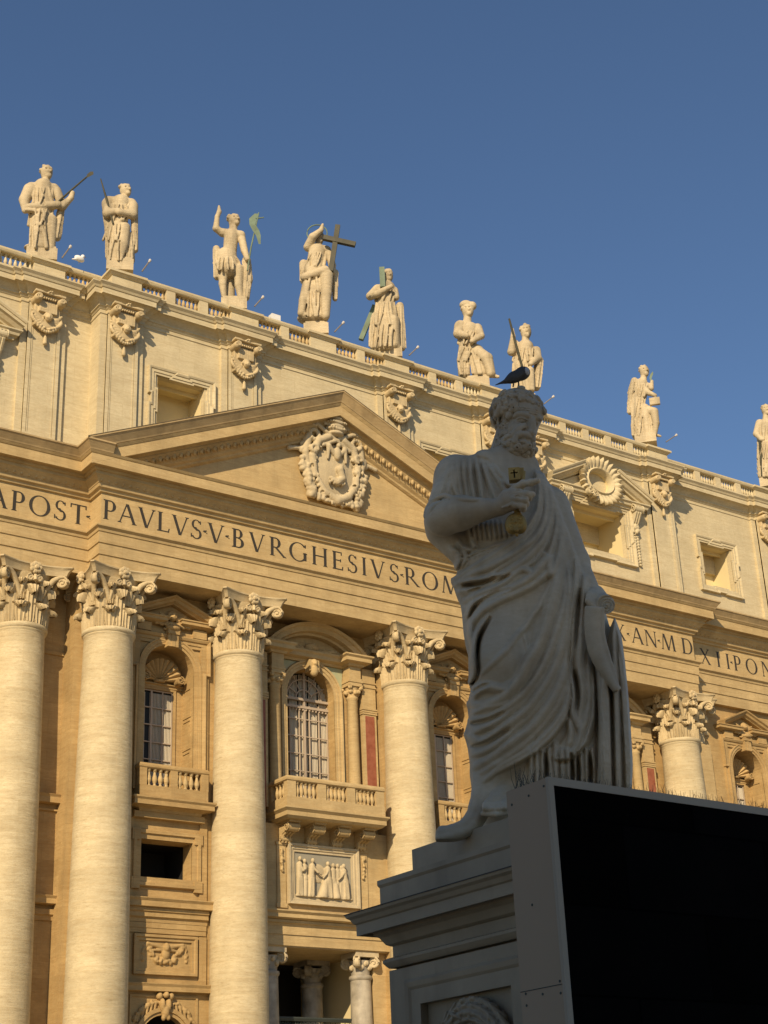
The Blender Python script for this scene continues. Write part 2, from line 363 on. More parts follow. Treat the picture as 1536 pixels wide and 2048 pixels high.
# ---- inscription letters
TH, TN = .135, .055
def stroke(x0, z0, x1, z1, wd): return [(x0-wd/2, z0), (x0+wd/2, z0), (x1+wd/2, z1), (x1-wd/2, z1)]
def hbar(x0, x1, z, t): return [(x0, z-t/2), (x1, z-t/2), (x1, z+t/2), (x0, z+t/2)]
def ser(x, z, h=.13):
    return [(x-h, z), (x+h, z), (x+h*.5, z+(.05 if z < .5 else -.05)), (x-h*.5, z+(.05 if z < .5 else -.05))]
def bowl(cx, cz, rx, rz, a0, a1, n=14, tm=TH, tn=TN):
    out = []
    for i in range(n):
        q = []
        for a in (a0+(a1-a0)*i/n, a0+(a1-a0)*(i+1)/n):
            c, s = cos(radians(a)), sin(radians(a)); t = tn+(tm-tn)*abs(c)**1.6
            q.append(((cx+rx*c, cz+rz*s), (cx+(rx-t)*c, cz+(rz-t*.7)*s)))
        out.append([q[0][0], q[1][0], q[1][1], q[0][1]])
    return out
def glyph(ch):
    V = lambda x, a=0, b=1, wd=TH: [stroke(x, a, x, b, wd)]
    if ch == 'I': return V(.13)+[ser(.13, 0), ser(.13, 1)], .26
    if ch == 'L': return V(.13)+[ser(.13, 1), ser(.06, 0, .08), hbar(.1, .56, .03, TN), stroke(.52, 0, .56, .2, .05)], .6
    if ch == 'E': return V(.13)+[hbar(.02, .52, .97, TN), hbar(.1, .46, .52, TN), hbar(.02, .56, .03, TN), stroke(.54, 0, .56, .2, .05), stroke(.5, 1, .5, .82, .05), stroke(.45, .44, .45, .6, .05)], .58
    if ch == 'H': return V(.13)+V(.71)+[ser(.13, 0), ser(.13, 1), ser(.71, 0), ser(.71, 1), hbar(.13, .71, .52, TN)], .84
    if ch == 'T': return V(.36)+[ser(.36, 0), hbar(0, .72, .97, TN), stroke(.02, .8, .03, 1, .05), stroke(.70, .8, .69, 1, .05)], .72
    if ch == 'A': return [stroke(.07, 0, .38, 1, TN), stroke(.74, 0, .40, 1, TH), ser(.07, 0, .1), ser(.74, 0, .12), hbar(.18, .62, .36, TN)], .82
    if ch == 'V': return [stroke(.38, 0, .08, 1, TH), stroke(.40, 0, .70, 1, TN), ser(.08, 1, .12), ser(.70, 1, .1)], .78
    if ch == 'X': return [stroke(.66, 0, .10, 1, TH), stroke(.08, 0, .64, 1, TN), ser(.66, 0, .12), ser(.1, 1, .12), ser(.08, 0, .1), ser(.64, 1, .1)], .76
    if ch == 'N': return [stroke(.1, 0, .1, 1, TN), stroke(.74, 0, .74, 1, TN), stroke(.74, 0, .12, 1, TH), ser(.1, 0, .1), ser(.08, 1, .1), ser(.74, 1, .1)], .84
    if ch == 'M': return [stroke(.06, 0, .18, 1, TN), stroke(.92, 0, .82, 1, TH), stroke(.50, 0, .20, 1, TH), stroke(.50, 0, .80, 1, TN), ser(.06, 0, .09), ser(.92, 0, .12)], 1.02
    if ch == 'O': return bowl(.46, .5, .46, .52, 0, 360, 30), .92
    if ch == 'D': return V(.13)+[ser(.06, 1, .08), ser(.06, 0, .08), hbar(.1, .36, .97, TN), hbar(.1, .36, .03, TN)]+bowl(.34, .5, .44, .5, -90, 90), .80
    if ch == 'P': return V(.13)+[ser(.13, 0), ser(.06, 1, .08), hbar(.1, .3, .97, TN), hbar(.18, .3, .45, TN)]+bowl(.28, .71, .28, .29, -90, 90), .58
    if ch == 'R': return V(.13)+[ser(.13, 0), ser(.06, 1, .08), hbar(.1, .3, .97, TN), hbar(.13, .3, .47, TN), stroke(.76, 0, .30, .48, TH), ser(.76, 0, .1)]+bowl(.28, .72, .28, .28, -90, 90), .76
    if ch == 'B': return V(.13)+[ser(.06, 1, .08), ser(.06, 0, .08), hbar(.1, .3, .97, TN), hbar(.13, .3, .53, TN), hbar(.1, .3, .03, TN)]+bowl(.28, .76, .24, .24, -90, 90)+bowl(.28, .27, .30, .27, -90, 90), .62
    if ch == 'S': return bowl(.27, .75, .22, .26, 30, 250, 12, .10)+bowl(.27, .26, .25, .27, -150, 70, 12, .10)+[stroke(.32, .44, .2, .60, .13), stroke(.46, .80, .46, .95, .04), stroke(.03, .06, .03, .24, .04)], .54
    if ch == 'G': return bowl(.48, .5, .48, .52, 40, 325, 22)+[stroke(.82, .08, .82, .42, TH), ser(.82, .44, .12), stroke(.84, .78, .84, .94, .05)], .94
    if ch == 'C': return bowl(.48, .5, .48, .52, 40, 320, 22)+[stroke(.84, .78, .84, .94, .05), stroke(.84, .06, .84, .2, .05)], .88
    if ch == '.': return [[(.0, .44), (.16, .50), (.14, .56), (.07, .53)], [(.0, .44), (.07, .47), (.16, .36), (.19, .40)], [(-.04, .47), (.05, .42), (.08, .50), (.03, .54)]], .18
    return [], .3
def write(words, y, z, h, name):
    """words = (text, left edge, right edge); a point alone is centred between its edges"""
    for text, x0, x1 in words:
        m = MB()
        wf = 1.16; adv = [glyph(c)[1]*h*.98*wf for c in text]; gap = (x1-x0-sum(adv))/max(len(text)-1, 1); x = x0
        if text == '.': x = (x0+x1)/2-.09*h
        for c, a_ in zip(text, adv):
            for j, poly in enumerate(glyph(c)[0]):
                m.prism([(x+a*h*.98*wf, z+b*h) for a, b in poly], lambda a, b, q: (a, q, b), y+.01, y-.012-.0006*j)
            x += a_+gap
        fb(m, name, LETTER)
ZT, HT = 31.70, 1.09
write([('PAVLVS', -14.06, -8.36), ('.', -8.36, -7.95), ('V', -7.98, -7.1), ('.', -7.12, -6.5), ('BVRGHESIVS', -6.52, 4.46), ('.', 4.46, 4.9), ('ROMANVS', 4.88, 13.7)], Y1, ZT, HT, 'inscription_word')
write([('PRINCIPIS', -27.5, -20.8), ('.', -20.8, -19.9), ('APOST', -19.72, -14.42), ('.', -14.44, -14.16)], Y2, ZT, HT, 'inscription_word')
write([('PONT', 14.7, 18.9), ('.', 18.9, 19.6), ('MAX', 19.7, 23.27), ('.', 23.27, 23.75), ('AN', 23.8, 26.04), ('.', 26.04, 26.45), ('MD', 26.47, 29.33)], Y2, ZT, HT, 'inscription_word')
write([('XII', 31.0, 33.8), ('.', 33.75, 34.25), ('PONT', 34.22, 39.4), ('.', 39.4, 40.1), ('VII', 40.1, 42.6)], Y3, ZT, HT, 'inscription_word')
# ---- Corinthian capital (base at z 0 on the astragal, abacus top at 3.1)
def leaf(m, th, z0, h, wd, out=.5, rb=lambda z: 1.17+.03*z):
    prof = [(0, 0), (.02, .2), (.035, .4), (.05, .58), (.09, .74), (.18, .88), (.34, .97), (.48, .94), (.56, .84), (.55, .74)]
    wid = [.82, .92, 1, 1.05, 1.04, .98, .9, .74, .5, .2]; nn = 17
    vs = []
    for back in (0, 1):
        for i, (po, pz) in enumerate(prof):
            for j in range(nn):
                s = (j/(nn-1))*2-1
                lob = 1-.24*(i % 2)*(abs(s) > .7)
                rib = .05*cos(s*pi*5.0)*(1-.3*i/9)+.06*(1-abs(s))
                r = rb(z0+pz*h)+.06+po*out*1.25+rib-back*.05-.12*abs(s)**3*(i/9)*2
                a = th+s*wd*wid[i]*lob*.5/1.3
                vs.append((r*cos(a), r*sin(a), z0+pz*h-(.05*abs(s)**2 if i > 6 else 0)))
    K = len(prof)*nn; fs_ = []
    for i in range(len(prof)-1):
        for j in range(nn-1):
            a = i*nn+j; fs_ += [(a, a+1, a+nn+1, a+nn), (K+a, K+a+nn, K+a+nn+1, K+a+1)]
    for i in range(len(prof)-1):
        for j in (0, nn-1):
            a = i*nn+j; fs_.append((a, a+nn, K+a+nn, K+a))
    for i in (0, len(prof)-1):
        for j in range(nn-1):
            a = i*nn+j; fs_.append((a, a+1, K+a+1, K+a))
    m.add(vs, fs_)
def scroll(m, c, ax, up, r, th, turns=1.6):
    """spiral scroll: disc plus a raised spiral on both ends; ax = axis, up = start direction"""
    ax = Vector(ax).normalized(); up = Vector(up).normalized(); e = ax.cross(up)
    c = Vector(c); n = 18
    ring = [[c+ax*(sgn*th*.42)+(up*cos(2*pi*i/n)+e*sin(2*pi*i/n))*r*.92 for i in range(n)] for sgn in (-1, 1)]
    m.add(ring[0]+ring[1], [tuple(range(n))[::-1], tuple(range(n, 2*n))]+[(i, (i+1) % n, n+(i+1) % n, n+i) for i in range(n)])
    for sgn in (-1, 1):
        pts = []; rr = []
        for i in range(26):
            t = i/25; a = t*turns*2*pi; q = r*(1-.86*t)
            pts.append(c+ax*(sgn*th*.5)+(up*cos(a)+e*sin(a))*q); rr.append(r*(.20-.08*t))
        m.tube(pts, rr, 6)
def capital_mesh(flat=False):
    m = MB()
    m.lathe([(1.12, 0), (1.14, .8), (1.18, 1.6), (1.3, 2.2), (1.52, 2.55), (1.55, 2.62)], 28)
    for i in range(8): leaf(m, pi/8+i*pi/4, .02, 1.06, .98, .62)
    for i in range(8): leaf(m, i*pi/4, .10, 1.92, .94, .62)
    for i in range(8): leaf(m, pi/8+i*pi/4, 1.25, 1.02, .62, .55, lambda z: 1.2+.10*(z-1))
    for q in range(4):
        a = pi/4+q*pi/2; d = Vector((cos(a), sin(a), 0)); tn = Vector((-sin(a), cos(a), 0))
        scroll(m, d*2.14+Vector((0, 0, 2.30)), tn, (0, 0, 1), .31, .24)
        for sg in (-1, 1):
            pts = [d*1.18+tn*(sg*.42)+Vector((0, 0, 1.35)), d*1.38+tn*(sg*.34)+Vector((0, 0, 1.9)), d*1.72+tn*(sg*.2)+Vector((0, 0, 2.42)), d*2.0+tn*(sg*.12)+Vector((0, 0, 2.6)), d*2.2+tn*(sg*.08)+Vector((0, 0, 2.6))]
            m.tube(pts, [.10, .14, .15, .13, .09], 8)
            b = q*pi/2; f = Vector((cos(b), sin(b), 0)); g = Vector((-sin(b), cos(b), 0))
            pts = [f*1.2+g*(sg*.55)+Vector((0, 0, 1.45)), f*1.36+g*(sg*.5)+Vector((0, 0, 1.9)), f*1.5+g*(sg*.36)+Vector((0, 0, 2.3))]
            m.tube(pts, [.08, .10, .10], 7)
            scroll(m, f*1.56+g*(sg*.24)+Vector((0, 0, 2.28)), f, (0, 0, 1), .19, .16, 1.3)
        f = Vector((cos(q*pi/2), sin(q*pi/2), 0)); g = Vector((-f.y, f.x, 0)); c0 = f*1.62+Vector((0, 0, 2.82))
        for i in range(7):
            an = i*2*pi/7; m.ball(c0+g*(cos(an)*.2)+Vector((0, 0, sin(an)*.2))+f*.04, .15, 6, 5)
        m.ball(c0+f*.14, .14, 6, 5)
        m.tube([f*1.5+Vector((0, 0, 2.7)), f*1.62+Vector((0, 0, 2.4)), f*1.66+Vector((0, 0, 2.15))], [.12, .1, .12], 6)
    def ab(s):
        out = []
        for q in range(4):
            a = q*pi/2
            for t in np.linspace(-1, 1, 9):
                u = 1.92*s; n_ = (1.50+.42*abs(t)**2)*s
                lx, ly = n_, t*(1.78*s)
                out.append((lx*cos(a)-ly*sin(a), lx*sin(a)+ly*cos(a)))
        return out
    lv = [(.90, 2.62), (.93, 2.80), (.95, 2.86), (.955, 2.88), (1.0, 3.0), (1.02, 3.02), (1.02, 3.09)]
    n = 36; vs = []
    for s, z in lv: vs += [(x, y, z) for x, y in ab(s)]
    m.add(vs, [(i*n+j, i*n+(j+1) % n, (i+1)*n+(j+1) % n, (i+1)*n+j) for i in range(len(lv)-1) for j in range(n)]+[tuple(range(n))[::-1], tuple((len(lv)-1)*n+j for j in range(n))])
    return m
CAPM = capital_mesh()
def srad(z): return 1.23+.245*(1-max((z-3)/22.7, 0)**1.8)
def shaft():
    m = MB().lathe([(srad(z), z) for z in np.linspace(3.2, 25.6, 24)]+[(1.25, 25.66), (1.28, 25.7), (1.28, 25.76), (1.33, 25.8), (1.36, 25.88), (1.36, 25.95), (1.33, 26.02), (1.16, 26.04)], 56)
    return m
col0 = None
for x, y in zip(AX, AY):
    e = empty('column', (x, y, 0)); e.parent = FAC; e.matrix_parent_inverse = Matrix.Translation(FAC_INV)
    if col0 is None:
        shaft().build('shaft', PALE, e, 40)
        c = CAPM.build('capital', CARVED, e, 50); c.location = (0, 0, 25.95)
        b = MB().lathe([(1.62, 2.8), (1.66, 2.9), (1.6, 3.02), (1.53, 3.06), (1.5, 3.2)], 40); b.box(-1.95, 1.95, -1.95, 1.95, 1.5, 2.2); b.lathe([(1.9, 2.2), (1.98, 2.35), (1.9, 2.5), (1.7, 2.55), (1.65, 2.8)], 40)
        b.build('base', PALE, e, 40); col0 = e
    else:
        for ch in col0.children:
            k = ch.copy(); C.objects.link(k); k.parent = e
# ---- pilaster beyond the last column
pl = empty('pilaster', (29.45, 2.0, 0)); pl.parent = FAC; pl.matrix_parent_inverse = Matrix.Translation(FAC_INV)
MB().prism([(-1.25, -1.2), (1.25, -1.2), (1.25, 1), (-1.25, 1)], lambda a, b, h: (a, b, h), 2.6, 25.95).build('shaft', OCHRE, pl)
kc = CAPM.build('capital', CARVED, pl, 50); kc.location = (0, -.3, 25.95); kc.scale = (1.0, .75, 1)
# ---- walls between the columns with their openings
def wallhole(m, x0, x1, z0, z1, hx0, hx1, hz0, hz1, y, t=.35):
    m.box(x0, hx0, y, y+t, z0, z1); m.box(hx1, x1, y, y+t, z0, z1); m.box(hx0, hx1, y, y+t, z0, hz0); m.box(hx0, hx1, y, y+t, hz1, z1)
def wallarch(m, x0, x1, z0, z1, cx, r, zs, zb, y, t=.35, n=20):
    m.box(x0, cx-r, y, y+t, z0, z1); m.box(cx+r, x1, y, y+t, z0, z1)
    if zb > z0: m.box(cx-r, cx+r, y, y+t, z0, zb)
    pts = arc(cx, zs, r, r, 180, 0, n)
    for i in range(n):
        (a, b), (c, d) = pts[i], pts[i+1]
        m.prism([(a, b), (c, d), (c, z1), (a, z1)], lambda p, q, h: (p, h, q), y, y+t)
def recess(m, cx, hw, z0, z1, y, d, arch=None, n=20):
    """inner faces of an opening, no front"""
    hw -= .005; z0 += .005; z1 -= .005
    if arch: path = [(cx-hw, z0)]+arc(cx, arch, hw, hw, 180, 0, n)+[(cx+hw, z0)]
    else: path = [(cx-hw, z0), (cx-hw, z1), (cx+hw, z1), (cx+hw, z0)]
    k = len(path); vs = [(a, y, b) for a, b in path]+[(a, y+d, b) for a, b in path]
    m.add(vs, [(i, (i+1) % k, k+(i+1) % k, k+i) for i in range(k)])
FR = [(0, -.05), (0, .10), (.10, .10), (.12, .16), (.24, .16), (.26, .22), (.36, .24), (.40, .16), (.40, -.05)]
FR2 = [(0, -.05), (0, .08), (.16, .08), (.18, .13), (.34, .13), (.37, .2), (.48, .26), (.52, .26), (.52, -.05)]
def eared(x0, x1, z0, z1, e=.3, d=.85, bot=True):
    """counter-clockwise outline of an opening whose frame steps out at the corners"""
    if bot: return [(x0-0, z0+d), (x0-e, z0+d), (x0-e, z0-.0), (x0+d*.9, z0), (x0+d*.9, z0+e*.6), (x1-d*.9, z0+e*.6), (x1-d*.9, z0), (x1+e, z0), (x1+e, z0+d), (x1, z0+d),
        (x1, z1-d), (x1+e, z1-d), (x1+e, z1), (x1-d*.9, z1), (x1-d*.9, z1-e*.6), (x0+d*.9, z1-e*.6), (x0+d*.9, z1), (x0-e, z1), (x0-e, z1-d), (x0, z1-d)]
    return [(x1, z0), (x1, z1-d), (x1+e, z1-d), (x1+e, z1), (x0-e, z1), (x0-e, z1-d), (x0, z1-d), (x0, z0)]
BALU = [(.075, 0), (.085, .05), (.05, .07), (.045, .12), (.085, .2), (.11, .30), (.09, .42), (.055, .56), (.045, .66), (.075, .68), (.075, .74), (.09, .76), (.09, .8)]
balm = MB().lathe(BALU, 10); balme = None
def baluster(x, y, z, h, parent, wide=1.0):
    global balme
    if balme is None:
        o = balm.build('baluster', OCHRE, parent, 60); balme = o.data
    else: o = link('baluster', balme, parent)
    o.location = (x, y, z); o.scale = (wide, wide, h/.8); return o
def leafy(S, a, b, n, r, k=.05, jit=.3):
    """a swag of lumpy leaves and fruit hung between points along a curve"""
    for i in range(n):
        t = (i+.5)/n; p = [a[j]+(b[j]-a[j])*t for j in range(3)]
        for q in range(3): S.ell([p[0]+random.uniform(-1, 1)*r*jit*2, p[1]-random.random()*r*.7, p[2]+random.uniform(-1, 1)*r*jit*2], [r*random.uniform(.4, .75) for _ in range(3)], k)
def cherub(S, c, r, wing=True, spread=1.0):
    x, y, z = c
    S.ell((x, y-.25*r, z), (r*.8, r*.85, r), .02)
    for i in range(9):
        an = pi*i/8; S.ell((x+cos(an)*r*.85, y-.1*r, z+.25*r+sin(an)*r*.75), (r*.33, r*.4, r*.33), .02)
    for s in (-1, 1):
        S.ell((x+s*r*.3, y-1.02*r, z+.12*r), (r*.2, r*.12, r*.12), .01, sub=True)
        S.ell((x+s*r*.42, y-.8*r, z-.28*r), (r*.3, r*.3, r*.28), .03)
        if wing:
            for i in range(5):
                S.cap((x+s*r*.6, y-.1*r, z-.35*r), (x+s*r*(2.5-.18*i)*spread, y-.15*r, z+r*(.55-.5*i)), .24*r, .2*r, .02)
    S.ell((x, y-1.1*r, z-.1*r), (r*.16, r*.2, r*.2), .02); S.cap((x-r*.2, y-1.0*r, z-.5*r), (x+r*.2, y-1.0*r, z-.5*r), r*.07, k=.02)
def niche_bay(cx, yw, x0, x1, detail=True):
    W = MB()
    wallarch(W, x0, x1, 18.2, 28.99, cx, 1.42, 24.8, 18.3, yw)
    wallhole(W, x0, x1, 12.2, 18.2, cx-1.42, cx+1.42, 14.15, 16.0, yw)
    wallarch(W, x0, x1, 3.0, 12.2, cx, 1.25, 6.5, 3.0, yw)
    # string courses and bands
    for z0, z1, p in ((12.69, 13.1, .62), (8.8, 9.16, .42)):
        W.sweep([(-.1, z0-.02), (p*.55, z0-.02), (p*.8, z0), (p*.85, z0), (p*.85, z1-.16), (p, z1-.04), (p, z1), (-.1, z1+.04)], [(x0, yw), (x1, yw)], PLAN)
    W.sweep([(-.1, 12.0), (.12, 12.0), (.14, 12.18), (.26, 12.25), (.26, 12.45), (.34, 12.5), (.34, 12.66), (-.1, 12.66)], [(cx-2.25, yw), (cx+2.25, yw)], PLAN)
    W.sweep([(-.1, 11.5), (.10, 11.5), (.10, 11.72), (.13, 11.74), (.13, 11.98), (-.1, 11.98)], [(cx-2.2, yw), (cx+2.2, yw)], PLAN)
    for s in (-1, 1):
        W.box(cx+s*2.03-.2, cx+s*2.03+.2, yw-.10, yw+.1, 13.15, 17.3); W.box(cx+s*2.03-.2, cx+s*2.03+.2, yw-.10, yw+.1, 9.2, 11.45)
        W.box(cx+s*2.0-.22, cx+s*2.0+.22, yw-.14, yw+.1, 18.5, 27.0)
    fb(W, 'wall', WALL)
    # aedicule
    nch = MB()
    recess(nch, cx, 1.42, 18.3, 0, yw+.02, 1.3, arch=24.8)
    fb(nch, 'niche', WALL)
    N = MB()
    N.sweep([(0, -.05), (0, .06), (.12, .06), (.14, .12), (.30, .12), (.33, .17), (.40, .17), (.40, -.05)], [(cx+1.42, 18.4)]+arc(cx, 24.8, 1.42, 1.42, 0, 180, 22)+[(cx-1.42, 18.4)], XZ(yw))
    N.sweep(FR2, [(cx+1.5, 18.4), (cx+1.5, 25.3), (cx+1.75, 25.3), (cx+1.75, 26.2), (cx-1.75, 26.2), (cx-1.75, 25.3), (cx-1.5, 25.3), (cx-1.5, 18.4)], XZ(yw-.02))
    for s in (-1, 1):
        N.box(cx+s*1.62-.4, cx+s*1.62+.4, yw-.28, yw, 26.76, 27.22)
        N.sweep([(0, 27.22), (.3, 27.3), (.36, 27.32), (.5, 27.36), (.5, 27.5), (.56, 27.54), (.56, 27.6), (0, 27.66)], [(cx+s*1.55-.62, yw), (cx+s*1.55-.62, yw-.05), (cx+s*1.55+.62, yw-.05), (cx+s*1.55+.62, yw)], PLAN)
    N.box(cx-2.0, cx+2.0, yw-.12, yw, 26.74, 27.0)
    N.sweep([(0, -.1), (0, .3), (.05, .34), (.12, .5), (.24, .55), (.30, .66), (.38, .68), (.38, -.1)], [(cx+2.05, 27.56), (cx, 28.42), (cx-2.05, 27.56)], XZ(yw))
    for i in range(3): N.box(cx-.26+.2*i-.05, cx-.26+.2*i+.16, yw-.42+.03*abs(i-1), yw, 26.05, 26.75)
    N.box(cx-.34, cx+.34, yw-.46, yw, 26.72, 26.95)
    fb(N, 'aedicule', WALL)
    # back wall of the niche, shell and window
    B = MB(); yb = yw+1.3; B.box(cx-1.5, cx+1.5, yb, yb+.1, 24.2, 26.5); B.box(cx-1.5, cx-.9, yb, yb+.1, 18, 24.2); B.box(cx+.9, cx+1.5, yb, yb+.1, 18, 24.2)
    B.sweep([(0, -.02), (0, .1), (.1, .1), (.16, .2), (.2, .2), (.2, -.02)], [(cx+1.4, 24.28), (cx-1.4, 24.28)], XZ(yb))
    B.sweep([(0, -.02), (0, .07), (.14, .07), (.14, -.02)], [(cx+.9, 18.2), (cx+.9, 24.16), (cx-.9, 24.16), (cx-.9, 18.2)], XZ(yb))
    for s in (-1,): 
        pass
    for z in (19.3, 21.0, 22.7):
        for yy in (yw+.3,): B.sweep([(0, 0), (0, .05), (.05, .05), (.05, 0)], [(yw+.3, z), (yw+1.05, z), (yw+1.05, z+1.45), (yw+.3, z+1.45)], lambda a, b, h: (cx+1.425-h, a, b), True)
    fb(B, 'niche_back', WALL)
    sh = MB()
    for i in range(11):
        a = radians(8+164*i/10); d = (cos(a), sin(a)); pr = (-d[1], d[0])
        vs = []; L = 1.12
        for t in (0.12, .35, .6, .85, 1.0):
            for q in range(5):
                u = (q-2)/2*.17*t*1.0; vs.append((cx+d[0]*L*t+pr[0]*u, yb-.03-(.12+.42*t)*(1-.35*((q-2)/2)**2) if 1 else 0, 24.62+d[1]*L*t+pr[1]*u))
        fs_ = [(r*5+q, r*5+q+1, r*5+q+6, r*5+q+5) for r in range(4) for q in range(4)]
        vs += [(cx+d[0]*L+pr[0]*.17, yb, 24.62+d[1]*L+pr[1]*.17), (cx+d[0]*L-pr[0]*.17, yb, 24.62+d[1]*L-pr[1]*.17)]
        fs_ += [(20, 21, 22, 23, 24, 25, 26)]
        sh.add(vs, fs_)
    scroll(sh, (cx+1.0, yb-.45, 24.62), (0, 1, 0), (0, 0, 1), .22, .5); scroll(sh, (cx-1.0, yb-.45, 24.62), (0, 1, 0), (0, 0, 1), .22, .5); sh.lathe([(.0, 0), (.3, .02), (.34, .12), (0, .2)], 12, (cx, yb-.12, 24.5))
    fb(sh, 'shell', WALL, smooth=40)
    win = fb(MB().box(cx-.9, cx+.9, yb+.16, yb+.2, 18.2, 24.1), 'window', GLASS)
    cu = MB()
    for i in range(22):
        x = cx-.84+i*.08
        if abs(i-4) > 1: cu.tube([(x, yb+.14, 18.3), (x, yb+.14, 24.0)], .03, 6)
    o = fb(cu, 'curtain', CURTAIN, win); 
    fr = MB()
    for x in (-.86, -.32, .32, .86): fr.box(cx+x-(.05 if x == -.32 else .03), cx+x+(.05 if x == -.32 else .03), yb+.03, yb+.09, 18.2, 24.1)
    for z in np.arange(18.6, 24.2, .92): fr.box(cx-.88, cx+.88, yb+.032, yb+.088, z-.03, z+.03)
    fb(fr, 'window_bars', BARS, win)
    # balcony
    bal = MB(); yf = yw-.75
    bal.sweep([(-.6, 19.36), (0, 19.36), (.05, 19.42), (.05, 19.5), (.0, 19.62), (-.6, 19.62)], [(cx-1.9, yw), (cx-1.9, yf), (cx+1.9, yf), (cx+1.9, yw)], PLAN)
    for xx, ww in ((-1.72, .2), (-.02, .2), (1.72, .2)): bal.box(cx+xx-ww, cx+xx+ww, yf-.02, yf+.3, 18.5, 19.36)
    bal.box(cx-1.9, cx+1.9, yf-.03, yw, 17.95, 18.5)
    bal.sweep([(-.6, 17.3), (-.35, 17.3), (-.3, 17.42), (-.05, 17.5), (.16, 17.52), (.16, 17.74), (.24, 17.84), (.24, 17.92), (-.6, 17.95)], [(cx-2.05, yw), (cx-2.05, yf), (cx+2.05, yf), (cx+2.05, yw)], PLAN)
    bal.box(cx-1.95, cx+1.95, yf+.4, yw, 17.0, 17.3)
    bo = fb(bal, 'balcony', WALL)
    for g in (-.87, .85):
        for i in range(4): baluster(cx+g-.48+.32*i, yf+.14, 18.5, .86, bo, 1.3)
    # mezzanine opening
    mz = MB().sweep([(0, -.05), (0, .1), (.24, .1), (.26, .14), (.27, .2), (.42, .2), (.46, .14), (.46, -.05)], rect(cx-1.42, cx+1.42, 14.15, 16.0), XZ(yw), True)
    for s in (-1, 1):
        for z in (13.84, 16.06): mz.box(cx+s*1.72-.22, cx+s*1.72+.22, yw-.19, yw, z-.28+.14*(z > 15), z+.28+.14*(z > 15))
    mo = fb(mz, 'mezzanine_window', WALL)
    rv = MB(); recess(rv, cx, 1.42, 14.15, 16.0, yw+.02, .9); fb(rv, 'reveal', WALL, mo)
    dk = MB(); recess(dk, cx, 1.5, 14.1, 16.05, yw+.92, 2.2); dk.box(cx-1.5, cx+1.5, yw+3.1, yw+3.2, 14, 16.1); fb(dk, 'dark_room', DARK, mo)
    # festoon panel
    pm = MB().sweep([(0, -.05), (0, .12), (.12, .12), (.16, .2), (.28, .2), (.28, -.05)], rect(cx-1.42, cx+1.42, 9.85, 11.15), XZ(yw), True)
    po = fb(pm, 'festoon_panel', WALL)
    S = Sculpt((cx-1.6, yw-.5, 9.7), (cx+1.6, yw+.1, 11.4), .035)
    S.box((cx, yw+.02, 10.5), (1.5, .05, .8), 0)
    leafy(S, (cx-1.0, yw, 11.0), (cx-.45, yw, 10.25), 8, .14); leafy(S, (cx-.5, yw, 10.22), (cx+.5, yw, 10.22), 9, .16); leafy(S, (cx+.45, yw, 10.25), (cx+1.0, yw, 11.0), 8, .14)
    for s in (-1, 1):
        S.cap((cx+s*.15, yw-.1, 10.85), (cx+s*.95, yw-.08, 11.02), .12, .08, .03); S.cap((cx+s*.12, yw-.1, 10.75), (cx+s*.7, yw-.08, 10.7), .1, .05, .03)
        leafy(S, (cx+s*1.1, yw, 11.0), (cx+s*1.2, yw, 10.2), 7, .09)
    S.ell((cx, yw-.2, 10.85), (.16, .18, .22)); S.ell((cx, yw-.12, 10.55), (.22, .16, .28))
    fs(S, 'festoon', WALL, po)
    # portal head
    ph = MB().sweep([(0, -.05), (0, .1), (.14, .1), (.16, .18), (.34, .18), (.34, -.05)], [(cx+1.25, 5.0)]+arc(cx, 6.5, 1.25, 1.25, 0, 180, 20)+[(cx-1.25, 5.0)], XZ(yw))
    ph.sweep([(0, -.02), (0, .08), (.1, .08), (.1, -.02)], [(cx-1.7, 6.6), (cx+1.7, 6.6), (cx+1.7, 8.55), (cx-1.7, 8.55)], XZ(yw), True)
    pho = fb(ph, 'portal_arch', WALL)
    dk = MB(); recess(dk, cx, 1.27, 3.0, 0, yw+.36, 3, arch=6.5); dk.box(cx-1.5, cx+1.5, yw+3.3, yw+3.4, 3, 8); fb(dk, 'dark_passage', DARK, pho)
    S = Sculpt((cx-1.9, yw-.5, 6.4), (cx+1.9, yw+.1, 9.0), .04)
    for s in (-1, 1):
        for i in range(12):
            a = radians(90-s*8-s*5.2*i); leafy(S, (cx+1.8*cos(a), yw, 6.55+1.85*sin(a)), (cx+1.8*cos(a), yw, 6.55+1.85*sin(a)), 1, .13)
        for i in range(5): S.cap((cx+s*(.45+.2*i), yw-.05, 8.2-.05*i), (cx+s*(.5+.22*i), yw-.05, 7.9-.12*i), .07, .05)
        S.ell((cx+s*.3, yw-.15, 8.6), (.16, .2, .18)); S.ell((cx+s*.16, yw-.2, 8.2), (.14, .2, .3))
    S.ell((cx, yw-.25, 8.65), (.14, .2, .16)); S.ell((cx, yw-.2, 7.9), (.2, .22, .35)); S.ell((cx-.12, yw-.25, 7.6), (.1, .12, .14)); S.ell((cx+.14, yw-.25, 7.62), (.1, .12, .14))
    fs(S, 'garland', WALL, pho)
    # cherub in the broken pediment
    S = Sculpt((cx-1.6, yw-.75, 26.8), (cx+1.6, yw+.08, 28.5), .04)
    S.box((cx, yw+.03, 27.6), (1.5, .04, .75), 0)
    cherub(S, (cx, yw-.2, 27.72), .25, True, 1.2)
    for i in range(7):
        t = i/6-.5; S.cap((cx+t*.7, yw-.15, 27.4), (cx+t*1.9, yw-.25, 27.15+.25*abs(t)), .09, .11, .03)
    S.ell((cx, yw-.35, 27.05), (.4, .25, .16)); leafy(S, (cx-.5, yw-.2, 27.0), (cx+.5, yw-.2, 27.0), 6, .1)
    fs(S, 'cherub_relief', WALL)
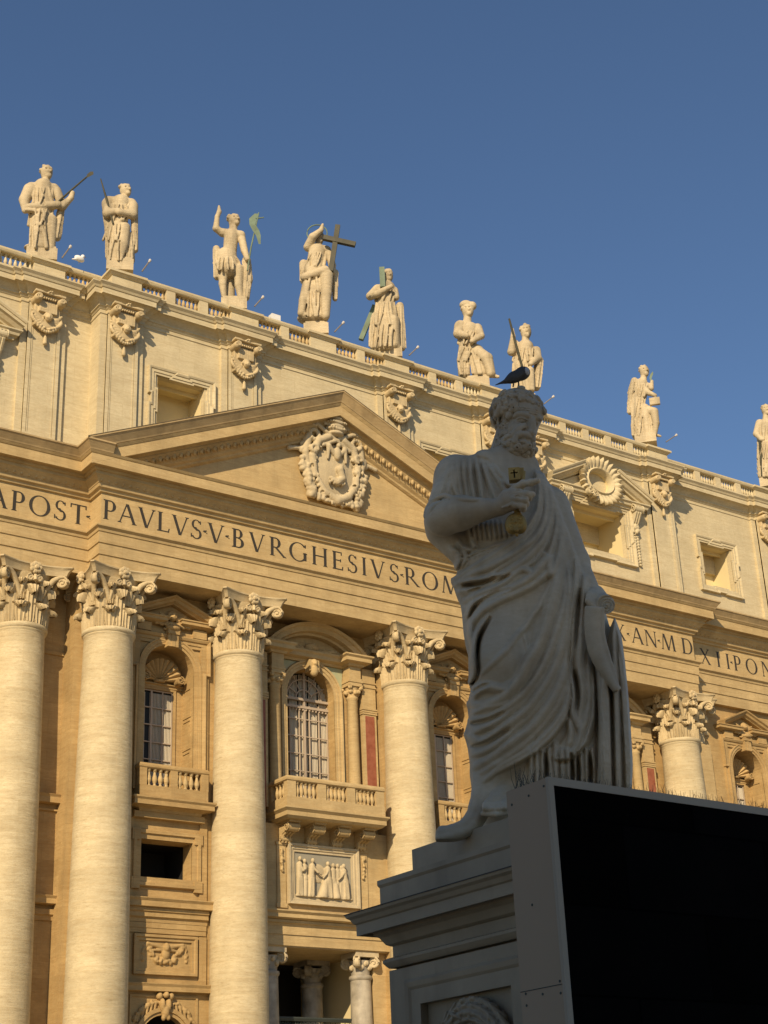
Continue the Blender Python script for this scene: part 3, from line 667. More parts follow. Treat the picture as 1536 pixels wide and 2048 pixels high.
niche_bay(-9.17, .6, -14.18, -4.25); niche_bay(9.17, .6, 4.25, 14.18); niche_bay(34.5, 1.3, 29.4, 39)
def loggia_bay(cx, yw, x0, x1, central=True):
    W = MB()
    wallarch(W, x0, x1, 17.2, 28.99, cx, 1.55, 25.05, 17.2, yw)
    fb(W, 'wall', WALL)
    yc = yw-.35
    A = MB()
    A.sweep([(0, -.05), (0, .06), (.14, .06), (.16, .11), (.32, .11), (.34, .18), (.44, .2), (.48, -.05)], [(cx+1.55, 18.4)]+arc(cx, 25.05, 1.55, 1.55, 0, 180, 26)+[(cx-1.55, 18.4)], XZ(yw))
    # side entablature blocks, cornice and segmental pediment
    for s in (-1, 1):
        for z0, z1, q in ((25.85, 26.0, .42), (26.0, 26.12, .46), (26.12, 26.25, .42), (26.25, 26.95, .38)): A.box(cx+s*2.53-q, cx+s*2.53+q, yc-q, yw, z0, z1)
        A.box(cx+s*3.55-.45, cx+s*3.55+.45, yw-.55, yw, 18.4, 26.95)
        for z in (24.3, 24.42, 24.56, 25.85, 26.1): A.box(cx+s*3.55-.5, cx+s*3.55+.5, yw-.6, yw, z, z+.09)
    cp = [(-.2, 26.92), (.05, 26.92), (.12, 27.04), (.36, 27.1), (.40, 27.12), (.40, 27.32), (.5, 27.42), (.5, 27.5), (-.2, 27.52)]
    A.sweep(cp, [(cx-3.0, yw), (cx-3.0, yc-.45), (cx-2.1, yc-.45), (cx-2.1, yw-.1), (cx+2.1, yw-.1), (cx+2.1, yc-.45), (cx+3.0, yc-.45), (cx+3.0, yw)], PLAN)
    R = 4.35; zc = 29.0-R+.02; a = math.degrees(math.acos(3.35/R))
    A.sweep([(-.62, -.1), (-.62, .45), (-.5, .5), (-.46, .8), (-.2, .85), (-.16, .95), (0, 1.0), (0, -.1)], arc(cx, zc, R, R, a, 180-a, 30), XZ(yw-.05))
    A.prism([(cx-3.0, 27.4), (cx+3.0, 27.4)]+arc(cx, zc, R-.5, R-.5, 55, 125, 14), lambda p, q, h: (p, h, q), yw-.1, yw)
    # keystone figure
    for i in range(3): A.box(cx-.28+.2*i-.06, cx-.28+.2*i+.18, yw-.5, yw, 26.35, 27.0)
    ao = fb(A, 'loggia_aedicule', OCHRE)
    rv = MB(); recess(rv, cx, 1.55, 17.2, 0, yw+.02, 1.0, arch=25.05); fb(rv, 'loggia_reveal', WALL)
    S = Sculpt((cx-2.3, yw-.8, 27.2), (cx+2.3, yw+.05, 28.6), .05)
    S.box((cx, yw-.03, 27.7), (1.9, .05, .45), 0); leafy(S, (cx-1.6, yw-.15, 27.75), (cx-.4, yw-.15, 27.6), 9, .16); leafy(S, (cx+.4, yw-.15, 27.6), (cx+1.6, yw-.15, 27.75), 9, .16)
    S.ell((cx, yw-.25, 27.75), (.45, .25, .3)); cherub(S, (cx, yw-.35, 27.75), .22, False)
    fs(S, 'carved_relief', OCHRE, ao)
    S = Sculpt((cx-.6, yw-.95, 26.0), (cx+.6, yw+.05, 27.2), .05); cherub(S, (cx, yw-.45, 26.8), .2, False); S.ell((cx, yw-.4, 26.4), (.25, .25, .35)); fs(S, 'keystone_head', OCHRE, ao)
    # coloured marble inlay
    for s in (-1, 1):
        g = MB()
        g.box(cx+s*2.08-.07, cx+s*2.08+.07, yw-.03, yw, 18.4, 24.6)
        xs = [cx+s*1.1, cx+s*2.12]
        pts = [(cx+s*2.04*cos(radians(t)), 25.05+2.04*sin(radians(t))) for t in range(8, 72, 6)]
        g.prism(pts+[(cx+s*.7, 26.9), (cx+s*2.14, 26.9)], lambda p, q, h: (p, h, q), yw-.035, yw)
        fb(g, 'green_marble_inlay', GREENM, ao)
    for s in (-1, 1): fb(MB().box(cx+s*3.55-.3, cx+s*3.55+.3, yw-.575, yw-.5, 18.4, 24.2), 'red_marble_panel', REDM, ao)
    for s in (-1, 1):
        sc = MB().lathe([(.36, 18.3), (.36, 18.5), (.335, 18.6), (.335, 20), (.30, 25.05), (.35, 25.1), (.35, 25.17), (.3, 25.2), (.36, 25.6), (.42, 25.85)], 20, (cx+s*2.53, yc, 0))
        for i in range(8): sc.ball((cx+s*2.53+.36*cos(i*pi/4), yc+.36*sin(i*pi/4), 25.42+.08*(i % 2)), .15, 6, 5)
        for i in range(4):
            aa = pi/4+i*pi/2; sc.ball((cx+s*2.53+.5*cos(aa), yc+.5*sin(aa), 25.7), .14, 6, 5)
        sc.box(cx+s*2.53-.46, cx+s*2.53+.46, yc-.46, yc+.46, 25.77, 25.86)
        fb(sc, 'small_column', OCHRE, ao, 50)
    # window
    yg = yw+.7
    pts = [(cx-1.6, 17.6)]+arc(cx, 25.05, 1.6, 1.6, 180, 0, 24)+[(cx+1.6, 17.6)]
    win = fb(MB().prism(pts, lambda p, q, h: (p, h, q), yg+.22, yg+.26), 'window', GLASS)
    cu = MB()
    for i in range(34):
        x = cx-1.5+i*.092
        if i % 7 != 6: cu.tube([(x, yg+.17, 17.7), (x, yg+.17, 25.0+sqrt(max(1.6**2-(x-cx)**2, 0))-.1)], .038, 6)
    fb(cu, 'curtain', CURTAIN, win)
    b = MB()
    for x in (-1.5, -.95, -.33, .33, .95, 1.5): b.box(cx+x-.026, cx+x+.026, yg-.03, yg+.06, 17.6, 24.75)
    b.box(cx-.06, cx+.06, yg-.05, yg+.05, 17.6, 26.6)
    for z in np.arange(18.0, 24.4, .98): b.box(cx-1.55, cx+1.55, yg-.025, yg+.055, z-.026, z+.026)
    for z in (24.55, 25.0): b.box(cx-1.55, cx+1.55, yg-.1, yg+.08, z-.07, z+.07)
    for i in range(14): b.ball((cx-1.4+i*.215, yg-.05, 24.4), .06, 5, 4)
    for r in (.5, 1.1): b.sweep([(0, -.03), (0, .03), (.06, .03), (.06, -.03)], arc(cx, 25.05, r, r, 0, 180, 20), XZ(yg))
    for t in (30, 60, 120, 150): b.tube([(cx+.5*cos(radians(t)), yg, 25.05+.5*sin(radians(t))), (cx+1.58*cos(radians(t)), yg, 25.05+1.58*sin(radians(t)))], .035, 5)
    fb(b, 'window_bars', BARS, win)
    # balcony
    yf = yw-2.35; hw = 3.05
    bal = MB()
    pth = [(cx-hw, yw), (cx-hw, yf), (cx+hw, yf), (cx+hw, yw)]
    bal.sweep([(-.45, 19.42), (0, 19.42), (.06, 19.47), (.06, 19.58), (0, 19.7), (-.45, 19.7)], pth, PLAN)
    for xx in (-2.78, -.92, .92, 2.78): bal.box(cx+xx-.26, cx+xx+.26, yf-.02, yf+.35, 18.6, 19.42)
    for s in (-1, 1): bal.box(cx+s*(hw-.18)-.17, cx+s*(hw-.18)+.17, yf+1.6, yw, 18.6, 19.42)
    bal.box(cx-hw-.03, cx+hw+.03, yf-.03, yw, 18.05, 18.6)
    bal.sweep([(-2, 17.45), (-.1, 17.5), (.02, 17.6), (.06, 17.62), (.06, 17.84), (.2, 17.98), (.2, 18.06), (-2, 18.08)], pth, PLAN)
    bo = fb(bal, 'balcony', OCHRE)
    for g in (-1.85, 0, 1.85):
        for i in range(5): baluster(cx+g-.5+.25*i, yf+.15, 18.6, .82, bo, 1.25)
    for i in range(3): baluster(cx-hw+.17, yf+.6+.33*i, 18.6, .82, bo, 1.25)
    for i in range(4):
        x = cx-2.35+1.57*i; cs = MB()
        pr = [(yw-.8, 16.5), (yw-1.0, 16.55), (yw-1.12, 16.9), (yw-1.42, 17.0), (yw-1.72, 17.02), (yw-1.86, 17.14), (yw-1.86, 17.3), (yw-1.76, 17.4), (yw-1.76, 17.46), (yw-.8, 17.46)]
        cs.prism(pr, lambda a, b_, h: (h, a, b_), x-.3, x+.3); cs.box(x-.36, x+.36, yw-2.0, yw-.8, 17.4, 17.52)
        for q in (-1, 0, 1): cs.tube([(x+q*.2, yw-.98, 16.5), (x+q*.2, yw-1.14, 16.88), (x+q*.2, yw-1.5, 16.98)], .075, 6)
        scroll(cs, (x, yw-1.62, 17.2), (1, 0, 0), (0, 0, 1), .26, .68); scroll(cs, (x, yw-1.0, 16.68), (1, 0, 0), (0, 0, 1), .14, .66, 1.2)
        fb(cs, 'console', OCHRE, bo, 35)
    # wall below the balcony, relief, strings and doorway
    yl = yw-.8; Lw = MB()
    Lw.box(x0, x1, yl, yw, 13.0, 17.5)
    Lw.sweep([(-.2, 12.62), (.28, 12.62), (.42, 12.66), (.48, 12.68), (.48, 12.86), (.6, 12.98), (.6, 13.04), (-.2, 13.08)], [(x0, yl+.1), (x1, yl+.1)], PLAN)
    Lw.box(x0, x1, yl+.12, yw+.3, 11.36, 12.62)
    Lw.sweep([(0, 12.3), (.05, 12.3), (.12, 12.42), (.22, 12.46), (.22, 12.6), (0, 12.6)], [(x0, yl+.12), (x1, yl+.12)], PLAN); Lw.box(x0, x1, yl+.06, yl+.14, 11.9, 12.3)
    Lw.box(x0, x1, yl+.2, yw+5, 11.3, 11.38)
    for s in (-1, 1):
        Lw.box(cx+s*2.55-.26, cx+s*2.55+.26, yl-.07, yl, 13.4, 16.5); Lw.box(cx+s*2.55-.32, cx+s*2.55+.32, yl-.12, yl, 16.4, 16.55); Lw.box(cx+s*2.55-.32, cx+s*2.55+.32, yl-.1, yl, 13.2, 13.42)
        Lw.box(cx+s*4.0-.6, cx+s*4.0+.6, yw-.2, yw+.3, 3, 11.36)
    fb(Lw, 'lower_wall', OCHRE)
    fr = MB().sweep([(0, -.05), (0, .10), (.1, .10), (.14, .16), (.24, .16), (.28, .24), (.4, .26), (.4, -.05)], rect(cx-1.78, cx+1.78, 13.82, 16.12), XZ(yl), True)
    fro = fb(fr, 'relief_panel', RELIEF)
    fb(MB().box(cx-1.8, cx+1.8, yl-.02, yl+.0, 13.8, 16.15), 'panel_ground', RELIEFBG, fro)
    S = Sculpt((cx-1.8, yl-.45, 13.8), (cx+1.8, yl+.05, 16.2), .03)
    def fig(x, h, lean=0, y=-.1, arm=None, kneel=False):
        z0 = 13.9; hh = h
        S.cap((x-.06, yl+y, z0), (x+lean*.4, yl+y, z0+hh*.5), .13, .15, .05); S.cap((x+.1, yl+y-.05, z0), (x+.08+lean*.4, yl+y, z0+hh*.5), .11, .14, .05)
        S.cap((x+lean*.4, yl+y, z0+hh*.5), (x+lean, yl+y, z0+hh*.78), .16, .17, .05); S.ell((x+lean*1.15, yl+y-.06, z0+hh*.93), (.10, .11, .13), .03)
        for i in range(3): S.cap((x-.1+.1*i, yl+y-.12, z0+.05), (x-.08+.08*i+lean*.4, yl+y-.14, z0+hh*.45), .035, .04, .02)
        if arm: S.line([(x+lean, yl+y-.1, z0+hh*.75), (x+lean+arm[0]*.5, yl+y-.16, z0+hh*.62), (x+lean+arm[0], yl+y-.14, z0+hh*.62+arm[1])], [.07, .06, .05], .03)
    fig(cx-1.5, 2.0, .02, -.1, (.3, .1)); fig(cx-1.15, 1.9, 0, -.03); fig(cx-.85, 1.95, .12, -.14, (.5, -.1)); fig(cx+.3, 1.85, -.06, -.12, (-.35, -.2)); fig(cx+.62, 1.8, 0, -.04); fig(cx+.9, 1.8, 0, -.03); fig(cx+1.35, 1.8, -.12, -.14, (-.4, -.2)); fig(cx+1.1, 1.7, 0, -.05)
    S.cap((cx-.1, yl-.1, 13.9), (cx+.1, yl-.12, 14.7), .3, .16, .06); S.ell((cx+.02, yl-.15, 14.95), (.1, .1, .12), .03); S.cap((cx+.75, yl-.14, 13.9), (cx+.7, yl-.14, 14.5), .22, .15, .05); S.ell((cx-1.15, yl-.14, 14.75), (.12, .1, .14), .03); S.cap((cx-1.2, yl-.12, 13.9), (cx-1.15, yl-.12, 14.55), .15, .13, .05)
    S.ell((cx-.3, yl-.02, 15.1), (.5, .08, .5), .05); S.box((cx, yl-.05, 13.86), (1.75, .12, .06), .03)
    fs(S, 'carved_figures', RELIEF, fro)
    S = Sculpt((cx-3, yl-.3, 14.8), (cx+3, yl+.02, 16.5), .04)
    for s in (-1, 1): leafy(S, (cx+s*2.55, yl-.08, 16.25), (cx+s*2.55, yl-.08, 15.0), 9, .11)
    fs(S, 'carved_ornament', OCHRE, fro)
    for s, yy, xx in ((-1, yw+.15, 2.84), (1, yw+.15, 2.84), (1, yw+3.6, 2.0)):
        io = MB(); X = cx+s*xx
        io.lathe([(.62, 3), (.6, 6), (.545, 9.9), (.6, 9.96), (.63, 10.05), (.6, 10.14), (.5, 10.18), (.5, 10.5), (.62, 10.9)], 28, (X, yy, 0))
        co = fb(io, 'portico_column', VEINED, smooth=40)
        k = MB().box(X-.72, X+.72, yy-.72, yy+.72, 11.05, 11.3)
        for a in (45, 135, 225, 315):
            d = Vector((cos(radians(a)), sin(radians(a)), 0)); scroll(k, Vector((X, yy, 10.78))+d*.74, (-d.y, d.x, 0), (0, 0, 1), .3, .26, 1.5)
        for i in range(12):
            an = i*pi/6; k.ball((X+.52*cos(an), yy+.52*sin(an), 10.55+.2*(i % 2)), .17, 6, 5)
        fb(k, 'capital', RELIEF if s < 0 or yy < yw+1 else VEINED, co, 50)
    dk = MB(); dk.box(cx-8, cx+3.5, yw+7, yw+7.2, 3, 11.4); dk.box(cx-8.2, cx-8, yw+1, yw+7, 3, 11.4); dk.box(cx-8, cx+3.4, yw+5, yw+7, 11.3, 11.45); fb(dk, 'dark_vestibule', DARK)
    sd = MB().box(cx+3.4, cx+3.8, yw+1.4, yw+7, 3, 11.3); fb(sd, 'vestibule_wall', PLASTER)
    rl = MB(); yr = yw+.4
    rl.sweep([(-.08, 7.82), (.1, 7.82), (.16, 7.95), (.16, 8.02), (-.08, 8.02)], [(cx-2.3, yr), (cx+2.3, yr)], PLAN)
    for i in range(15):
        x = cx-2.1+i*.3; rl.tube([(x+.1*cos(t), yr, 7.62+.12*sin(t)) for t in np.linspace(0, 6.28*.9, 12)], .025, 5); rl.tube([(x+.15, yr, 7.8), (x+.15, yr, 6.6)], .025, 5)
    fb(rl, 'iron_railing', IRON)
loggia_bay(0, 1.45, -4.25, 4.25); loggia_bay(22.8, 2.75, 16.0, 29.4)
# ---- plain wall between the coupled columns and beyond
for a, b in ((-30, -14.18), (14.18, 16.0)):
    W = MB()
    W.box(a, b, 1.86, 2.3, 3, 29.0)
    for z0, z1, p in ((17.5, 17.95, .5), (12.69, 13.1, .55), (25.1, 25.3, .1)):
        W.sweep([(-.1, z0), (p*.7, z0+.03), (p*.85, z0+.04), (p*.85, z1-.14), (p, z1-.02), (p, z1), (-.1, z1+.03)], [(a, 1.86), (b, 1.86)], PLAN)
    W.sweep([(-.1, 12.0), (.1, 12.0), (.12, 12.2), (.22, 12.26), (.22, 12.5), (-.1, 12.5)], [(a, 1.86), (b, 1.86)], PLAN)
    W.sweep([(-.1, 17.2), (.12, 17.2), (.12, 17.3), (-.1, 17.35)], [(a, 1.86), (b, 1.86)], PLAN)
    fb(W, 'plain_wall', WALL)
for q in ((-4.5, -4.2, .55, 2.2), (4.2, 4.5, .55, 2.2), (15.9, 16.2, 1.8, 3.4), (29.3, 29.6, 1.2, 3.4), (-14.5, -14.18, .6, 2.3), (14.18, 14.5, .6, 2.3)): fb(MB().box(*q, 3, 28.98), 'wall_return', WALL)
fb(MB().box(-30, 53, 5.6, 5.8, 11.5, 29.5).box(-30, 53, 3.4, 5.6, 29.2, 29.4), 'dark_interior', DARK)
# ---- arms in the pediment
random.seed(7)
S = Sculpt((-3.2, -2.3, 35.3), (3.2, -1.0, 41.5), .042)
S.ell((.05, -1.35, 37.7), (1.55, .35, 2.0), .05); S.ell((.05, -1.85, 37.9), (1.05, .35, 1.45), .08, sub=True); S.ell((.05, -1.5, 37.8), (1.0, .28, 1.4), .05)
for s in (-1, 1):
    S.line([(.05+s*.5, -1.75, 39.6), (.05+s*1.2, -1.7, 39.2), (.05+s*1.55, -1.6, 38.2), (.05+s*1.4, -1.6, 37.0), (.05+s*.8, -1.6, 36.1), (.05, -1.65, 35.7)], [.22, .24, .22, .2, .24, .3], .06)
    S.line([(.05+s*1.75, -1.5, 39.4), (.05+s*1.95, -1.5, 38.4), (.05+s*1.7, -1.45, 37.4)], [.28, .2, .12], .06)
    for i in range(12):
        t = i/11*2*pi; S.ell((.05+s*1.45+.3*cos(t), -1.7, 39.55+.3*sin(t)), (.13, .16, .13), .03)
    for i in range(10): t = i/9*4.5; S.ell((.05+s*1.5+.22*cos(t), -1.78, 38.6+.22*sin(t)), (.11, .14, .11), .03)
    leafy(S, (.05+s*1.9, -1.35, 39.2), (.05+s*2.1, -1.35, 38.4), 6, .25); leafy(S, (.05+s*2.1, -1.35, 37.9), (.05+s*1.6, -1.4, 36.4), 14, .3); leafy(S, (.05+s*1.6, -1.4, 36.3), (.05+s*1.5, -1.4, 35.7), 7, .3)
    S.line([(.05+s*1.9, -1.35, 38.7), (.05+s*2.6, -1.4, 38.55), (.05+s*2.95, -1.4, 38.45)], [.16, .12, .14], .05)
    S.cap((.05-s*.9, -1.75, 39.0), (.05+s*1.5, -1.85, 40.3), .11, .13, .04)
    for i in range(9): S.ell((.05+s*(1.35+.2*(i % 3))-.1, -1.8, 40.1+.24*(i//3)), (.12, .18, .12), .03)
    S.box((.05+s*.75, -1.75, 40.55), (.2, .2, .26), .02, ('Y', s*.4))
    leafy(S, (.05+s*.2, -1.5, 35.65), (.05+s*1.3, -1.5, 35.75), 9, .22)
for i in range(240):
    a = random.random()*2*pi; q = random.uniform(.95, 1.35); S.ell((.05+1.35*q*cos(a), -1.5-random.random()*.25, 37.7+1.75*q*sin(a)), [random.uniform(.06, .15) for _ in range(3)], .02, None, random.random() < .35)
# eagle and dragon on the shield
S.ell((.05, -1.85, 38.6), (.24, .2, .42), .05); S.ell((.1, -1.95, 39.1), (.14, .14, .16), .04)
for s in (-1, 1): S.line([(.05+s*.2, -1.8, 38.6), (.05+s*.55, -1.82, 39.0), (.05+s*.62, -1.8, 38.2)], [.14, .15, .07], .05)
S.line([(-.35, -1.8, 37.0), (.0, -1.85, 36.8), (.35, -1.85, 37.1), (.15, -1.9, 37.6), (.35, -1.85, 37.9)], [.12, .22, .2, .22, .1], .06)
for i in range(8): S.ell((-.5+.14*i, -1.82, 36.72+.1*(i % 2)), (.07, .12, .12), .03)
# tiara
for i, (z, r) in enumerate(((39.85, .50), (40.05, .58), (40.25, .60), (40.5, .62), (40.75, .58), (41.0, .48), (41.2, .3))): S.ell((.0, -1.85, z), (r, r*.75, .16), .05)
for z, r in ((40.1, .6), (40.5, .66), (40.88, .58)):
    for i in range(11): a = pi+pi*i/10; S.ell((r*cos(a), -1.85+r*.78*sin(a), z), (.07, .07, .09), .02)
S.cap((0, -1.85, 41.2), (0, -1.85, 41.42), .08, .1, .02)
fs(S, 'coat_of_arms', RELIEF)
# ================================================================ attic storey
random.seed(11)
YB = {1: -.18, 2: .85, 3: 1.8}
PIL = [(-28.55, 2), (-17.07, 2), (-12.94, 1), (-5.41, 1), (5.41, 1), (12.94, 1), (17.07, 2), (28.55, 2), (40.3, 3)]
def attic_path():
    p = [(-32, YB[2])]; cur = 2
    for c, s in PIL:
        y = YB[s]
        if s != cur:                       # step from one section to the next at this pilaster or the one before
            if s == 1: p += [(c-1.3, YB[cur]), (c-1.3, y-.18)]
            elif s == 2 and cur == 1: p += [(14.24, YB[1]-.18), (14.24, y), (c-1.3, y), (c-1.3, y-.18)]
            else: p += [(29.85, YB[2]-.18), (29.85, y), (c-1.3, y), (c-1.3, y-.18)]
            cur = s
        else: p += [(c-1.3, y), (c-1.3, y-.18)]
        p += [(c-.92, y-.18), (c-.92, y-.35), (c+.92, y-.35), (c+.92, y-.18)]
        if not (c == 12.94 or c == 28.55): p += [(c+1.3, y-.18), (c+1.3, y)]
    return p+[(54, YB[3])]
AP = attic_path()
fb(MB().sweep([(-1.6, 44.3), (.02, 44.3), (.05, 44.33), (.05, 44.52), (.10, 44.56), (.16, 44.66), (.22, 44.68), (.22, 44.78), (.30, 44.9), (.42, 45.02), (.46, 45.05), (.64, 45.14), (.64, 45.1), (.70, 45.1),
    (.70, 45.42), (.75, 45.44), (.80, 45.55), (.90, 45.66), (.92, 45.68), (.92, 45.75), (-1.6, 45.8)], AP, PLAN), 'attic_cornice', ATTIC)
def awall(x0, x1, y, hole=None):
    m = MB()
    if hole: wallhole(m, x0, x1, 34.9, 44.35, hole[0]-hole[1], hole[0]+hole[1], hole[2], hole[3], y, .4)
    else: m.box(x0, x1, y, y+.4, 34.9, 44.35)
    fb(m, 'attic_wall', ATTIC)
awall(-32, -14.1, YB[2], (-22.8, 2.3, 38.06, 41.4)); awall(-14.1, -4, YB[1], (-9.17, 1.47, 38.4, 41.5)); awall(-4, 4, YB[1]); awall(4, 14.1, YB[1], (9.17, 1.47, 38.4, 41.5))
awall(14.1, 29.8, YB[2], (22.8, 2.3, 38.06, 41.4)); awall(29.8, 54, YB[3], (34.9, 1.5, 38.1, 41.4))
fb(MB().sweep([(-.2, 35.2), (.35, 35.2), (.35, 35.75), (.2, 35.85), (.2, 36.1), (-.2, 36.15)], AP, PLAN), 'attic_base', ATTIC)
fb(MB().box(-32, 54, 3.4, 12, 40, 44.9), 'roof_mass', ATTIC)
# attic pilasters with their cherub capitals
def acap():
    S = Sculpt((-1.2, -1.0, -3.6), (1.2, .12, .25), .036)
    S.box((0, -.10, -1.0), (.72, .16, .95), .05); S.ell((0, -.10, -1.75), (.62, .2, .45), .05)
    for s in (-1, 1):
        S.cap((s*.66, -.56, -.42), (s*.66, .0, -.42), .23, .23, .015)
        S.line([(s*.66+.17*(1-.75*t)*cos(t*10)*s, -.60-.16*1, -.42+.17*(1-.75*t)*sin(t*10)) for t in np.linspace(0, 1, 26)], [.045]*26, .004)
        S.ell((s*.66, -.80, -.42), (.17, .05, .17), .004, None, True)
        S.line([(s*.66+.17*(1-.75*t)*cos(t*10)*s, -.76, -.42+.17*(1-.75*t)*sin(t*10)) for t in np.linspace(0, 1, 26)], [.036]*26, .004)
    S.box((0, -.32, -.06), (.88, .36, .07), .015); S.ell((0, -.80, .1), (.6, .25, .22), .03, None, True); S.box((0, -.3, -.20), (.7, .22, .05), .02)
    for i in range(6): S.ell((-.32+.128*i, -.50, -.34), (.055, .10, .075), .01)
    S.box((0, -.22, -.78), (.52, .20, .36), .03)
    for i in range(5):
        S.cap((-.40+.2*i, -.44, -.50), (-.40+.2*i, -.44, -1.02), .050, .050, .006, True); S.cap((-.40+.2*i, -.40, -.52), (-.40+.2*i, -.40, -1.0), .026, .026, .004)
    for i in range(6): S.ell((-.14+.09*(i % 3), -.60-.02*i, -.10+.07*(i//2)), (.06, .08, .06), .015)
    cherub(S, (.02, -.34, -1.42), .24, False)
    for s in (-1, 1):
        for i in range(6): S.cap((s*.22, -.26, -1.58+.02*i), (s*(.84-.09*i), -.22, -1.06-.15*i), .060, .070, .008)
        for i in range(8): t = i/7; S.ell((s*(.82-.66*t*t), -.20-.12*t, -1.45-.62*t), (.11, .12, .09), .012)
        S.line([(s*.80, -.14, -1.0), (s*.84, -.2, -1.4), (s*.62, -.26, -1.85), (s*.2, -.28, -2.12)], [.05, .07, .08, .08], .02)
    for i in range(9):
        t = i/8*2-1; S.ell((t*.50, -.28, -1.98-.26*(1-t*t)), (.08, .09, .10), .012)
    S.cap((0, -.16, -2.25), (0, -.14, -2.48), .04, .04, .02); S.cap((0, -.14, -2.52), (0, -.12, -2.86), .085, .12, .02)
    for i in range(3): S.cap((-.07+.07*i, -.24, -2.6), (-.09+.09*i, -.26, -2.86), .022, .022, .006, True)
    return S
acm = None
for c, s in PIL[1:]:
    y = YB[s]; m = MB()
    m.box(c-1.3, c+1.3, y-.18, y+(1.25 if c in (-12.94, 12.94, 28.55) else .1), 35.9, 44.32)
    # raised border and sunk panel on the front
    m.box(c-.92, c+.92, y-.30, y-.1, 35.9, 44.32)
    for a, b, z0, z1 in ((-.92, -.74, 35.9, 44.32), (.74, .92, 35.9, 44.32), (-.74, .74, 35.9, 36.5)): m.box(c+a, c+b, y-.352, y-.2, z0, z1)
    for a, b in ((-.70, -.64), (.64, .70)): m.box(c+a, c+b, y-.33, y-.2, 36.5, 44.32)
    o = fb(m, 'attic_pilaster', ATTIC)
    if acm is None:
        k = fs(acap(), 'capital', CARVED, o); acm = k.data
    else: k = link('capital', acm, o)
    k.location = (c, y-.36, 44.78)
